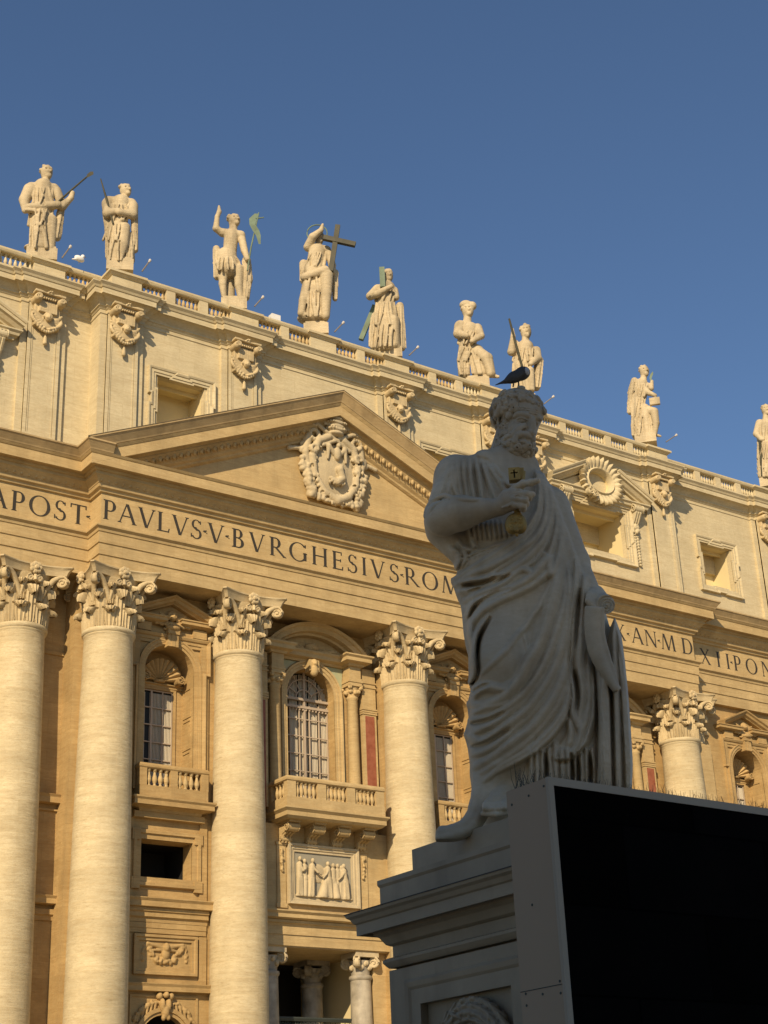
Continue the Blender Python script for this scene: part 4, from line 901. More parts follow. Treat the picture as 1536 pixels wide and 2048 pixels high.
# attic windows
def attic_window(cx, y, hw, z0, z1, rich=False):
    A = MB().sweep([(0, -.05), (0, .10), (.12, .10), (.14, .15), (.30, .15), (.33, .2), (.42, .24), (.46, .24), (.46, -.05)] if not rich else FR2, eared(cx-hw, cx+hw, z0, z1, .14, .8), XZ(y), True)
    ao = fb(A, 'attic_window', ATTIC)
    r = MB(); recess(r, cx, hw, z0, z1, y+.02, .38); fb(r, 'reveal', ATTIC, ao)
    D = 1.5 if not rich else 2.4
    r = MB(); recess(r, cx, hw, z0, z1, y+.4, D); r.box(cx-hw, cx+hw, y+.4+D, y+.5+D, z0, z1); r.box(cx-hw, cx+hw, y+.38, y+.42+D, z0-.06, z0)
    r.box(cx-hw, cx+hw, y+.9, y+1.0, z1-.25, z1)
    fb(r, 'plastered_room', PLASTER, ao)
    if not rich: return
    # broken pediment
    pr = [(0, -.1), (0, .25), (.08, .3), (.14, .45), (.30, .62), (.34, .78), (.48, .8), (.5, .86), (.6, .92), (.66, .92), (.66, -.1)]
    for s in (-1, 1):
        E = MB()
        p = [(cx+s*4.3, 42.1), (cx+s*1.25, 43.65)]
        if s < 0: p = p[::-1]
        E.sweep(pr, p, XZ(y))
        E.sweep([(-.1, 41.75), (.1, 41.75), (.14, 41.9), (.3, 41.96), (.34, 42.1), (.46, 42.2), (.46, 42.28), (-.1, 42.3)], [(cx+s*2.7-1.3, y), (cx+s*2.7-1.3, y-.12), (cx+s*2.7+1.3, y-.12), (cx+s*2.7+1.3, y)], PLAN)
        E.prism([(cx+s*1.3, 42.2), (cx+s*4.0, 42.2), (cx+s*1.3, 43.5)], lambda p_, q, h: (p_, h, q), y-.1, y+.05)
        x = cx+s*3.2
        for q in (-1, 0, 1): E.tube([(x+q*.2, y-.62, 41.95), (x+q*.2, y-.5, 41.5), (x+q*.2, y-.2, 40.9), (x+q*.2, y-.1, 40.75)], [.16, .15, .11, .1], 7)
        E.box(x-.4, x+.4, y-.5, y, 41.9, 42.12); E.prism([(y, 40.7), (y-.15, 40.75), (y-.35, 41.2), (y-.62, 41.7), (y-.62, 41.95), (y, 41.95)], lambda a, b, h: (h, a, b), x-.3, x+.3)
        scroll(E, (x, y-.5, 41.75), (1, 0, 0), (0, 0, 1), .28, .8)
        fb(E, 'broken_pediment', ATTIC, ao)
    S = Sculpt((cx-4, y-.5, 37.6), (cx+4, y+.05, 40.9), .05)
    for s in (-1, 1):
        leafy(S, (cx+s*3.2, y-.1, 40.7), (cx+s*3.2, y-.1, 40.2), 5, .22)
        for i in range(22): S.ell((cx+s*3.2+.13*(1 if i % 2 else -1), y-.08, 40.0-.105*i), (.15, .12, .10), .02)
    fs(S, 'leaf_pendant', ATTIC, ao)
    # oval opening in its shell
    sh = MB(); n = 26; oc = (cx, 43.1); vs = []
    for r_, d in ((1.0, .02), (1.06, .42), (1.16, .5), (1.22, .42), (1.28, .38)): vs.append([(oc[0]+r_*cos(a), y-d-.15, oc[1]+r_*.78*sin(a)) for a in np.linspace(0, 2*pi, 4*n, endpoint=False)])
    for r_, d, sc in ((1.5, .52, .03), (1.75, .62, .05), (1.92, .58, .07), (1.9, .2, .07), (1.5, .0, .0)): vs.append([(oc[0]+r_*(1+sc*cos(n*a))*cos(a)*.93, y-d-.15-.09*cos(n*a)*(sc > .02), oc[1]+r_*(1+sc*cos(n*a))*.86*sin(a)) for a in np.linspace(0, 2*pi, 4*n, endpoint=False)])
    N = 4*n
    sh.add([p for ring in vs for p in ring], [(i*N+j, i*N+(j+1) % N, (i+1)*N+(j+1) % N, (i+1)*N+j) for i in range(len(vs)-1) for j in range(N)])
    for sx in (-1.3,): scroll(sh, (cx+sx, y-.75, 42.0), (0, 1, 0), (0, 0, 1), .3, .3); scroll(sh, (cx+sx+.35, y-.8, 41.8), (0, 1, 0), (0, 0, 1), .22, .3)
    fb(sh, 'oval_shell', ATTIC, ao, 60)
    r = MB(); r.add([(oc[0]+1.0*cos(a), y+d, oc[1]+.78*sin(a)) for d in (-.17, .9) for a in np.linspace(0, 2*pi, 32, endpoint=False)], [(j, (j+1) % 32, 32+(j+1) % 32, 32+j) for j in range(32)]+[tuple(32+j for j in range(32))])
    fb(r, 'oval_opening', PLASTER, ao)
attic_window(-9.17, YB[1], 1.47, 38.4, 41.5); attic_window(9.17, YB[1], 1.47, 38.4, 41.5); attic_window(34.9, YB[3], 1.5, 38.1, 41.4)
attic_window(22.8, YB[2], 2.3, 38.06, 41.4, True); attic_window(-22.8, YB[2], 2.3, 38.06, 41.4, True)
# balustrade: pedestals under the statues, piers, rails and balusters
PEDX = [(-17.07, 2), (-12.94, 1), (-5.41, 1), (0, 1), (5.41, 1), (12.94, 1), (17.07, 2), (28.55, 2), (40.3, 3)]
PB = [(-.1, 45.78), (.06, 45.78), (.06, 45.92), (.0, 45.98), (0, 46.66), (.06, 46.68), (.16, 46.78), (.24, 46.82), (.24, 46.96), (.05, 47.02), (-.1, 47.02)]
nb = 0; stuffm = MB()
def rail_run(x0, x1, y, groups):
    global nb
    m = MB(); yc = y-.03
    m.box(x0, x1, yc-.26, yc+.26, 45.75, 46.0)
    m.sweep([(-.27, 46.74), (0, 46.74), (.04, 46.78), (.09, 46.9), (.09, 47.0), (0, 47.04), (-.27, 47.04)], [(x0, yc-.24), (x1, yc-.24)], PLAN); m.box(x0, x1, yc, yc+.25, 46.745, 47.035)
    die = .55; L = (x1-x0-die*(groups-1))/groups
    for i in range(groups-1): m.box(x0+L*(i+1)+die*i, x0+L*(i+1)+die*(i+1), yc-.25, yc+.25, 46.0, 46.74)
    o = fb(m, 'balustrade', ATTIC)
    for i in range(groups):
        a = x0+(L+die)*i; k = max(3, int(round(L/.27)))
        for j in range(k):
            x = a+L*(j+.5)/k
            if nb < 62: baluster(x, yc, 46.0, .74, o, 1.0); nb += 1
            else:
                n0 = len(stuffm.v); stuffm.lathe(BALU, 8); stuffm.xf(Matrix.Translation((x, yc, 46.0)) @ Matrix.Diagonal((1, 1, .925, 1)), n0)
for (a, s), (b, t), g in zip(PEDX[:-1], PEDX[1:], (1, 3, 2, 2, 3, 1, 5, 5)):
    y = YB[s if s == t else (2 if 1 in (s, t) else 3)]-.35
    rail_run(a+.9, b-.9, y, g)
rail_run(-30, -17.97, YB[2]-.35, 5); rail_run(41.2, 52, YB[3]-.35, 4)
so_ = fb(stuffm, 'baluster_row', ATTIC, smooth=60); so_['kind'] = 'stuff'
for c, s in PEDX:
    y = YB[s]-.62; m = MB()
    m.sweep(PB, [(c-.9, y), (c+.9, y), (c+.9, y+1.9), (c-.9, y+1.9)], PLAN, True); m.box(c-.88, c+.88, y+.02, y+1.88, 45.7, 47.03)
    fb(m, 'statue_pedestal', ATTIC)
# ================================================================ the marble apostle on his pedestal
random.seed(21)
HD = radians(41.05); PO = np.array([-32.9, -55.0, 0.0])           # axis of the figure; its own x runs across, y away
ER = np.array([cos(HD), -sin(HD), 0]); ED = np.array([sin(HD), cos(HD), 0])
def Q(px, py, v):
    """traced point of the figure at its own depth v (metres from the axis)"""
    d = F_+((px-768)/FPX)*R_-((py-1024)/FPX)*U_; c = CAM-PO
    t = (v-c@ED)/(d@ED); p = c+t*d
    return np.array([p@ER, v, p[2]])
PX = .0058
rows = [(896, 992, 1040, .22, .0), (905, 968, 1062, .27, .0), (914, 930, 1072, .31, 0), (925, 905, 1080, .35, 0), (945, 893, 1086, .38, 0), (965, 890, 1092, .42, 0), (985, 890, 1103, .45, 0), (1020, 896, 1114, .48, 0), (1060, 906, 1127, .47, 0),
    (1085, 908, 1138, .47, 0), (1106, 911, 1150, .48, 0), (1121, 914, 1158, .50, 0), (1145, 908, 1166, .52, 0), (1155, 906, 1174, .53, 0), (1170, 914, 1182, .54, 0), (1190, 921, 1200, .55, 0), (1205, 928, 1208, .55, 0), (1224, 931, 1214, .56, 0), (1260, 934, 1224, .57, 0), (1285, 938, 1231, .57, 0), (1308, 944, 1238, .58, 0), (1335, 944, 1241, .58, 0),
    (1365, 946, 1243, .57, 0), (1380, 950, 1246, .57, 0), (1406, 942, 1250, .57, 0), (1430, 945, 1254, .57, 0), (1448, 940, 1256, .57, 0), (1463, 936, 1258, .57, 0), (1478, 940, 1260, .57, 0), (1490, 943, 1261, .57, 0), (1530, 950, 1263, .57, 0), (1560, 953, 1260, .57, 0), (1590, 951, 1256, .56, 0), (1628, 942, 1250, .55, 0), (1665, 930, 1242, .53, 0)]
Z3 = lambda pts: [(840+a/3.339, 1080+b/3.339) for a, b in pts]
Z2 = lambda pts: [(820+a/3.339, 720+b/3.339) for a, b in pts]
Z6 = lambda pts: [(960+a/7.68, 720+b/7.68) for a, b in pts]
W7 = lambda x, y, v: Q(960+x/9.6, 900+y/9.6, v)
def spl(pts, step=7.0):
    pts = [np.array(p, float) for p in pts]; out = []
    for i in range(len(pts)-1):
        p0, p1, p2, p3 = pts[max(i-1, 0)], pts[i], pts[i+1], pts[min(i+2, len(pts)-1)]
        n = max(2, int(np.linalg.norm(p2-p1)/step))
        for t in np.arange(n)/n: out.append(.5*((2*p1)+(p2-p0)*t+(2*p0-5*p1+4*p2-p3)*t*t+(3*p1-p0-3*p2+p3)*t**3))
    return out+[pts[-1]]
def between(a, b, t):
    A, B = spl(a, 12), spl(b, 12); n = 14
    f = lambda P, s: P[min(int(round(s*(len(P)-1))), len(P)-1)]
    return [f(A, i/(n-1))*(1-t)+f(B, i/(n-1))*t for i in range(n)]
# relief of the drapery: a height map over the front, ridges meeting in sharp valleys
HX0, HY0, HW, HH = 810, 740, 480, 990
HM = np.zeros((HH, HW), np.float32); GM = np.zeros((HH, HW), np.float32); RM = np.zeros((HH, HW), np.float32)
def paint(M_, pts, w, A, pw=1.0, taper=.3, ends=(1, 1), skew=0.0):
    pp = spl(pts, 6); n = len(pp)
    for i in range(n-1):
        p, q = pp[i], pp[i+1]; x0, x1 = int(min(p[0], q[0])-w-2-HX0), int(max(p[0], q[0])+w+3-HX0); y0, y1 = int(min(p[1], q[1])-w-2-HY0), int(max(p[1], q[1])+w+3-HY0)
        x0, y0 = max(x0, 0), max(y0, 0); x1, y1 = min(x1, HW), min(y1, HH)
        if x1 <= x0 or y1 <= y0: continue
        X, Y = np.meshgrid(np.arange(x0, x1)+HX0, np.arange(y0, y1)+HY0); ba = q-p; L = max(ba@ba, 1e-6)
        t = np.clip(((X-p[0])*ba[0]+(Y-p[1])*ba[1])/L, 0, 1); dx = X-p[0]-ba[0]*t; dy = Y-p[1]-ba[1]*t
        d = np.sqrt(dx*dx+dy*dy)
        if skew: d = d*(1+skew*np.sign(ba[0]*dy-ba[1]*dx))
        s = (i+t)/(n-1); e = np.ones_like(s)
        if ends[0]: e = np.minimum(e, taper+(1-taper)*np.clip(s*4, 0, 1))
        if ends[1]: e = np.minimum(e, taper+(1-taper)*np.clip((1-s)*4, 0, 1))
        M_[y0:y1, x0:x1] = np.maximum(M_[y0:y1, x0:x1], A*e*np.clip(1-(d/(w*(.55+.45*e)))**2, 0, 1)**pw)
def region(poly, hgt, soft=4):
    P = np.array(poly); X, Y = np.meshgrid(np.arange(HW)+HX0+.5, np.arange(HH)+HY0+.5); ins = np.zeros((HH, HW), bool)
    for i in range(len(P)):
        (xa, ya), (xb, yb) = P[i], P[(i+1) % len(P)]
        if ya == yb: continue
        c = ((ya > Y) != (yb > Y)) & (X < (xb-xa)*(Y-ya)/(yb-ya)+xa); ins ^= c
    m = ins.astype(np.float32)
    for _ in range(soft):
        m[1:-1, 1:-1] = (m[1:-1, 1:-1]*2+m[:-2, 1:-1]+m[2:, 1:-1]+m[1:-1, :-2]+m[1:-1, 2:])/6
    RM[:] = np.maximum(RM, m*hgt)
R = lambda pts, w, A, **k: paint(HM, pts, w, A, **k)
G = lambda pts, w, A, **k: paint(GM, pts, w, A, **k)
M1 = Z2([(835, 745), (858, 860), (842, 1000), (770, 1130), (640, 1235), (480, 1335), (300, 1450)])
M2 = Z2([(880, 800), (905, 900), (900, 1040), (840, 1170), (700, 1280), (540, 1370), (400, 1430), (310, 1490)])
M3 = Z2([(930, 860), (940, 1000), (890, 1180), (760, 1330), (600, 1440)])+Z3([(430, 310), (270, 340)])
M4 = Z2([(965, 930), (975, 1100), (930, 1290), (840, 1420)])+Z3([(680, 190), (540, 290), (400, 350), (300, 400)])
M5 = Z2([(985, 1020), (1000, 1250), (945, 1420)])+Z3([(860, 110), (740, 240), (600, 320), (450, 380), (345, 430), (312, 500)])
M6 = Z3([(930, 60), (870, 180), (770, 280), (650, 345), (520, 400), (410, 470), (345, 560), (325, 650)])
M7 = Z3([(960, 20), (915, 250), (870, 440), (810, 640), (730, 800), (660, 930), (560, 1040), (430, 1100), (345, 1085)])
M8 = Z3([(978, 240), (960, 420), (905, 620), (835, 800), (725, 980), (600, 1100), (470, 1180), (350, 1195)])
M9 = Z3([(988, 420), (960, 620), (905, 820), (805, 1000), (685, 1150), (525, 1270), (410, 1340), (330, 1300)])
M10 = Z3([(1000, 640), (962, 850), (895, 1030), (765, 1220), (605, 1350), (475, 1450), (370, 1510)])
M11 = Z3([(1000, 900), (1010, 1060), (978, 1200), (897, 1320), (777, 1425), (642, 1505), (507, 1575), (440, 1660), (405, 1760), (350, 1860)])
region(M1+Z3([(200, 250), (180, 700), (200, 1200), (250, 1800)])+M11[::-1][:-1]+Z3([(1000, 880), (990, 760), (1020, 520), (1045, 300), (1050, 120), (990, -60)])+Z2([(1000, 1000), (965, 900), (900, 760)]), .085)
region(Z3([(1045, 120), (1110, 250), (1100, 500), (1150, 760), (1175, 1000), (1168, 1180), (1112, 1360), (1022, 1462), (905, 1475), (885, 1440), (980, 1300), (1000, 1150), (1012, 1040), (995, 880), (1010, 700), (1030, 500)]), .045)
AA = .062
for m_, w, A in ((M1, 8, .05), (M2, 10, AA), (M3, 10, AA), (M4, 9, AA), (M5, 11, .075), (M6, 9, .06)): R(m_, w, A, skew=.25)
for a, b, t in ((M1, M2, .5), (M2, M3, .5), (M3, M4, .45), (M4, M5, .5), (M5, M6, .5)): R(between(a, b, t), 6, .036)
R(Z3([(245, 285), (400, 262), (520, 232), (545, 235)]), 9, .05); G(Z3([(290, 300), (420, 285), (540, 245)]), 6, .08); G(Z3([(330, 345), (460, 300), (600, 235)]), 5, .06); G(Z3([(330, 520), (380, 430), (500, 360), (600, 325)]), 5, .05)
for m_, w, A in ((M7, 16, .085), (M8, 13, .08), (M9, 14, .085), (M10, 14, .08)): R(m_, w, A, skew=.2)
for a, b, t, w, A in ((M6, M7, .6, 8, .03), (M7, M8, .5, 8, .05), (M8, M9, .5, 8, .05), (M9, M10, .5, 9, .05), (M10, M11, .35, 9, .045), (M10, M11, .7, 9, .05)): R(between(a, b, t), w, A)
R([(x-5, y-5) for x, y in M11], 8, .045, ends=(1, 0))
G(Z3([(352, 960), (388, 900), (383, 760), (402, 640), (470, 520)]), 6, .07); R(Z3([(330, 950), (362, 880), (358, 740), (378, 620), (450, 500)]), 8, .05); R(Z3([(345, 700), (335, 620), (350, 540), (420, 460)]), 8, .05)
# knee and shin pulls
for m_, w, A in (([(345, 1080), (380, 1010), (450, 980), (550, 1000), (600, 960)], 12, .06), ([(345, 1160), (430, 1120), (560, 1090), (640, 1030)], 9, .05), ([(335, 1290), (420, 1255), (540, 1190), (660, 1080), (730, 970)], 11, .06), ([(330, 1330), (430, 1330), (560, 1250), (680, 1140)], 7, .04), ([(355, 1430), (450, 1400), (600, 1290), (740, 1140)], 11, .06), ([(370, 1500), (470, 1460), (600, 1370)], 8, .045), ([(375, 1580), (450, 1530), (560, 1460), (700, 1360), (830, 1220)], 10, .05), ([(385, 1660), (440, 1600), (520, 1540)], 9, .05), ([(690, 620), (722, 740), (700, 800)], 5, .018), ([(720, 800), (760, 700), (800, 560)], 9, .03)): R(Z3(m_), w, A)
for m_ in ([(350, 1020), (400, 985), (470, 960)], [(345, 1225), (450, 1205), (560, 1150)], [(350, 1380), (450, 1350), (590, 1260)]): G(Z3(m_), 5, .05)
# hanging end and cloak
for m_, w, A in (([(1050, 130), (1043, 320), (1028, 500), (1008, 700), (992, 860)], 9, .075), ([(985, 150), (1000, 330), (985, 520), (975, 700), (965, 830)], 9, .06), ([(1105, 250), (1090, 450), (1072, 650), (1060, 820), (1085, 1000), (1072, 1160), (1060, 1220)], 12, .085), ([(1010, 900), (1028, 1040), (1018, 1150), (1075, 1290)], 8, .06), ([(1150, 780), (1168, 1000), (1160, 1180), (1105, 1350), (1015, 1450), (910, 1462)], 9, .06), ([(1120, 700), (1125, 900), (1130, 1080), (1090, 1260), (1020, 1380)], 10, .06), ([(1060, 1180), (1075, 1290), (1040, 1390), (960, 1445)], 8, .06), ([(985, 1180), (1010, 1290), (985, 1400)], 8, .05), ([(900, 1350), (905, 1420), (900, 1465)], 8, .05)): R(Z3(m_), w, A)
G(Z3([(1035, 870), (1052, 1010), (1048, 1130)]), 6, .09); G(Z3([(1062, 330), (1050, 520), (1035, 720)]), 5, .06); G(Z3([(905, 1478), (1010, 1480), (1100, 1390)]), 5, .05)
for x0, x1, x2, w, A in ((1225, 1240, 1262, 13, .10), (1290, 1312, 1325, 9, .07), (1325, 1375, 1400, 10, .09), (1180, 1195, 1200, 7, .05), (1345, 1385, 1385, 7, .05)): R(Z3([(x0, 850 if x0 < 1290 else 560), (x1, 1150), (x2, 1700)]), w, A, ends=(1, 0))
for x0, x1, x2 in ((1172, 1185, 1195), (1268, 1278, 1290)): G(Z3([(x0, 820), (x1, 1150), (x2, 1700)]), 5, .07, ends=(1, 0))
region(Z3([(1168, 760), (1225, 880), (1300, 500), (1345, 650), (1385, 1000), (1418, 1500), (1400, 1750), (1185, 1750), (1190, 1200)]), .16, 8)
# pleats of the tunic under the hem
for x in (735, 775, 815, 862, 900, 945, 985, 1030, 1070, 1110, 1150): R(Z3([(x, 1400), (x+8, 1520), (x+10+random.uniform(-8, 8), 1720)]), 6.5, .06, ends=(0, 0))
for x in (836, 1010, 1050, 1130): G(Z3([(x, 1430), (x+8, 1530), (x+8, 1720)]), 6, .10, ends=(1, 0))
# tunic on the chest, belt and blousing
for i, m_ in enumerate(([(400, 655), (405, 780), (430, 940)], [(440, 650), (468, 800), (485, 940)], [(480, 665), (530, 810), (575, 930)], [(515, 680), (590, 800), (640, 880)], [(550, 700), (630, 790), (680, 845)], [(360, 655), (362, 780), (385, 930)], [(320, 665), (325, 790), (350, 930)], [(280, 690), (285, 810), (320, 910)])): R(Z2(m_), 6.5, .04, ends=(1, 0))
for m_ in ([(420, 700), (440, 820), (455, 940)], [(465, 690), (505, 830), (530, 935)]): G(Z2(m_), 3.5, .025)
for i in range(12):
    t = i/11; x = 380+t*330; R(Z2([(x+t*30, 1060+20*t), (x+10+t*40, 1130+10*t), (x+25+t*35, 1215-6*i+20*t)]), 5.5, .055)
for i in range(9):
    t = i/8; x = 400+t*210; R(Z2([(x+20, 1290-75*t), (x, 1340-75*t), (x-35, 1390-70*t)]), 4.5, .04)
R(Z2([(350, 1330), (440, 1288), (560, 1242), (660, 1212)]), 4, .055, ends=(0, 0)); R(Z2([(360, 1350), (450, 1306), (560, 1262), (640, 1236)]), 3.5, .05, ends=(0, 0))
for m_ in ([(300, 1290), (335, 1330), (300, 1400)], [(345, 1260), (375, 1320), (340, 1390)], [(320, 1190), (350, 1250), (430, 1275)], [(400, 1160), (412, 1215), (445, 1260)], [(270, 1250), (330, 1300), (320, 1350)]): R(Z2(m_), 7, .055)
region(Z2([(455, 560), (560, 640), (600, 700), (612, 790), (660, 835), (655, 850), (600, 812), (575, 720), (520, 662), (440, 640)]), .03)
for m_ in ([(265, 720), (225, 820), (190, 920)], [(330, 700), (300, 830), (320, 920)], [(205, 800), (165, 890), (135, 980)], [(300, 720), (262, 830), (258, 905)], [(240, 760), (195, 860), (160, 960)]): R(Z2(m_), 7, .032)
# ---- body: lofted to its silhouette, limbs blended in
ap = Sculpt((-1.45, -1.0, 2.78), (1.35, .85, 8.0), .0145)
zz = np.array([Q(0.5*(a+b), y, 0)[2] for y, a, b, _, _ in rows]); ul = np.array([Q(a, y, 0)[0] for y, a, b, _, _ in rows]); ur = np.array([Q(b, y, 0)[0] for y, a, b, _, _ in rows]); bb = np.array([r[3] for r in rows])
o_ = np.argsort(zz); zg = ap.ax[2]
UL = np.interp(zg, zz[o_], ul[o_]); UR = np.interp(zg, zz[o_], ur[o_]); BB = np.interp(zg, zz[o_], bb[o_])
cu_ = ((UL+UR)/2).astype(np.float32); au = np.maximum((UR-UL)/2, .05).astype(np.float32); BB = BB.astype(np.float32)
d_ = (np.sqrt(((ap.ax[0][:, None, None]-cu_)/au)**2+(ap.ax[1][None, :, None]/BB)**2+1e-9)-1)*np.minimum(au, BB)
d_ = np.maximum(d_, zg[None, None, :]-np.float32(zz.max())); ap.a[:] = np.minimum(ap.a, d_); del d_
ap.cap(Q(1016, 905, .02), Q(1022, 872, -.02), .215, .19, .08)
ap.ell(Q(915, 955, -.02), (.28, .34, .32), .14); ap.cap(Q(908, 950, -.03), Q(880, 1040, -.30), .27, .235, .10)
ap.ell(Q(884, 1052, -.22), (.22, .30, .20), .1); ap.cap(Q(885, 1060, -.1), Q(935, 1105, -.1), .24, .24, .1)
ap.cap(Q(1098, 1010, .0), Q(1150, 1125, -.15), .27, .22, .1); ap.cap(Q(1150, 1125, -.15), Q(1188, 1195, -.45), .2, .15, .08)
ap.cap(Q(1000, 1215, -.30), Q(1003, 1330, -.46), .27, .30, .16); ap.cap(Q(1003, 1330, -.46), Q(985, 1545, -.32), .26, .20, .16)
ap.cap(Q(1120, 1215, -.22), Q(1160, 1540, -.22), .24, .28, .16)
# sleeve opening: hollow the sleeve around the forearm
ap.line([Q(872, 1050, -.60), Q(930, 1068, -.50), Q(965, 1062, -.52)], [.12, .16, .10], .04, True)
# press the drapery into the front of the field
msk = np.abs(ap.a) < .2; ii = np.argwhere(msk); P_ = ap.lo+ap.h*ii
Wd = (PO-CAM)[None]+P_[:, :1]*ER[None]+P_[:, 1:2]*ED[None]; Wd[:, 2] += P_[:, 2]
dep = Wd@F_; fx_ = 768+FPX*(Wd@R_)/dep-HX0; fy_ = 1024-FPX*(Wd@U_)/dep-HY0
TOT = HM*1.3+RM-GM*1.35
for _ in range(2): TOT[1:-1, 1:-1] = (TOT[1:-1, 1:-1]*4+TOT[:-2, 1:-1]+TOT[2:, 1:-1]+TOT[1:-1, :-2]+TOT[1:-1, 2:])/8
ix = np.clip(fx_.astype(int), 0, HW-2); iy = np.clip(fy_.astype(int), 0, HH-2); tx = np.clip(fx_-ix, 0, 1); ty = np.clip(fy_-iy, 0, 1)
hv = (TOT[iy, ix]*(1-tx)+TOT[iy, ix+1]*tx)*(1-ty)+(TOT[iy+1, ix]*(1-tx)+TOT[iy+1, ix+1]*tx)*ty
wv = np.clip((.12-P_[:, 1])/.25, 0, 1)
ap.a[tuple(ii.T)] -= ((hv-.045)*wv).astype(np.float32); del Wd, P_, ii, dep
# back of the cloak: plain vertical folds
BASE = ap.a.copy()
def grad(P, e=.02): return np.array([field(P[None]+np.eye(3)[i][None]*e)[0]-field(P[None]-np.eye(3)[i][None]*e)[0] for i in range(3)])
CUR = ap
def field(P):
    q = (P-CUR.lo)/CUR.h; i = np.clip(np.floor(q).astype(int), 0, CUR.n-2); f = np.clip(q-i, 0, 1); out = 0
    for a in (0, 1):
        for b in (0, 1):
            for c in (0, 1):
                wgt = (f[:, 0] if a else 1-f[:, 0])*(f[:, 1] if b else 1-f[:, 1])*(f[:, 2] if c else 1-f[:, 2])
                out = out+wgt*BASE[i[:, 0]+a, i[:, 1]+b, i[:, 2]+c]
    return out
VS = np.linspace(-.98, .8, 220)
def hit(px, py):
    a = Q(px, py, -.98); b = Q(px, py, .8); P = a[None]+(b-a)[None]*((VS+.98)/1.78)[:, None]
    k = np.argmax(field(P) < 0)
    return VS[k] if k > 0 else None
def fold(pts, r, inset=.35, k=.05, sub=False, taper=.35, sm=4):
    pp = spl(pts, 4); vs = [hit(*p) for p in pp]; good = [(i, v) for i, v in enumerate(vs) if v is not None]
    if len(good) < 2: return
    v = np.interp(range(len(vs)), [g[0] for g in good], [g[1] for g in good])
    pad = np.concatenate([[v[0]]*sm, v, [v[-1]]*sm]); v = np.convolve(pad, np.ones(2*sm+1)/(2*sm+1), 'valid')
    n = len(pp); rr = [r*(taper+(1-taper)*min(1, 4*min(i, n-1-i)/max(n-1, 1))) for i in range(n)]
    CUR.line([Q(p[0], p[1], vv+inset*q) for p, vv, q in zip(pp, v, rr)], rr, k, sub)
# left hand, scroll end and hanging sheet
ap.ell(Q(1187, 1203, -.50), (.11, .12, .14), .05)
L_ = spl(Z3([(1112, 450), (1112, 620), (1145, 770), (1222, 905), (1298, 1005)]), 5); R2 = spl(Z3([(1222, 460), (1222, 620), (1258, 770), (1294, 890), (1322, 990)]), 5); n = 30
gP = lambda P, t: P[int(round(t*(len(P)-1)))]
for s in np.linspace(0, 1, 11):
    ap.line([Q(*(gP(L_, i/(n-1))*(1-s)+gP(R2, i/(n-1))*s), -.70+.08*i/(n-1)-.06*sin(pi*s)) for i in range(n)], [.022]*n, .012)
ap.line([Q(*p, -.735+.09*i/len(R2)) for i, p in enumerate(R2)], .024, .006); ap.line([Q(*p, -.715+.09*i/len(L_)) for i, p in enumerate(L_)], .014, .006)
ap.line([Q(1226, 1368, -.62), Q(1230, 1377, -.66), Q(1239, 1376, -.6)], [.02, .032, .02], .01)
# foot in its sandal, train over the edge of the base
ap.cap(Q(1005, 1585, -.40), Q(992, 1606, -.66), .12, .10, .06); ap.cap(Q(985, 1612, -.72), Q(1012, 1612, -.62), .085, .09, .05)
ap.line([Q(966, 1627, -.80), Q(990, 1629, -.86), Q(1016, 1624, -.78)], [.03, .032, .032], .006)
for i, (x, y) in enumerate(((970, 1617), (979, 1619), (988, 1619), (998, 1618), (1009, 1616))): ap.line([Q(x+6, y-13, -.72), Q(x+1, y-6, -.80), Q(x, y, -.84)], [.042, .04, .034+.005*(i == 4)], .006); ap.ell(Q(x, y, -.85), (.036, .036, .032), .004)
for m_ in ([(985, 1592), (990, 1605), (984, 1614)], [(1003, 1588), (1000, 1602), (996, 1612)]): ap.line([Q(m_[0][0], m_[0][1], -.62), Q(m_[1][0], m_[1][1], -.76), Q(m_[2][0], m_[2][1], -.82)], .016, .006)
A_ = spl([(955, 1520), (953, 1570), (944, 1616), (932, 1640), (910, 1654), (880, 1659)], 5); B_ = spl([(1010, 1540), (988, 1582), (972, 1616), (962, 1642), (934, 1668), (878, 1683)], 5); n = 30
for s in np.linspace(0, 1, 13):
    ap.line([Q(*(gP(A_, i/(n-1))*(1-s)+gP(B_, i/(n-1))*s), -.36-.34*i/n-.07*sin(pi*s)-.025*sin(s*10)) for i in range(n)], [.045-.015*i/n for i in range(n)], .03)
ap.line([Q(*p, -.40-.34*i/len(B_)) for i, p in enumerate(B_)], .028, .015)
lo_ = int((2.90-ap.lo[2])/ap.h); ap.a[:, :, :lo_] = np.where(ap.ax[0][:, None, None] > -.55, 1.0, ap.a[:, :, :lo_])
parts_ = [ap.mesh()]
sc = Sculpt(Q(1200, 1205, -.6)-np.array([.26, .34, .30]), Q(1200, 1205, -.6)+np.array([.30, .34, .28]), .007)
sc.cap(Q(1200, 1199, -.36), Q(1214, 1210, -.80), .102, .104, .01); e_ = Q(1214, 1210, -.735); sc.box((e_[0], -.735-.2, e_[2]), (.3, .2, .3), 0, None, True)
sc.line([e_+np.array([.104*(1-.80*t)*cos(t*15.5+.4), .006, .104*(1-.80*t)*sin(t*15.5+.4)]) for t in np.linspace(.0, 1, 60)], [.0155-.004*i/60 for i in range(60)], .003, True)
sc.ell(e_+np.array([0, -.0, 0]), (.018, .02, .018), .003)
for i in range(4): sc.line([Q(1186+5*i, 1184+3*i, -.52), Q(1178+5*i, 1190+4*i, -.64), Q(1176+4*i, 1202+4*i, -.70), Q(1180+4*i, 1213+3*i, -.66)], [.040, .038, .035, .028], .008)
sc.cap(Q(1190, 1190, -.40), Q(1188, 1200, -.58), .12, .10, .03)
parts_.append(sc.mesh())
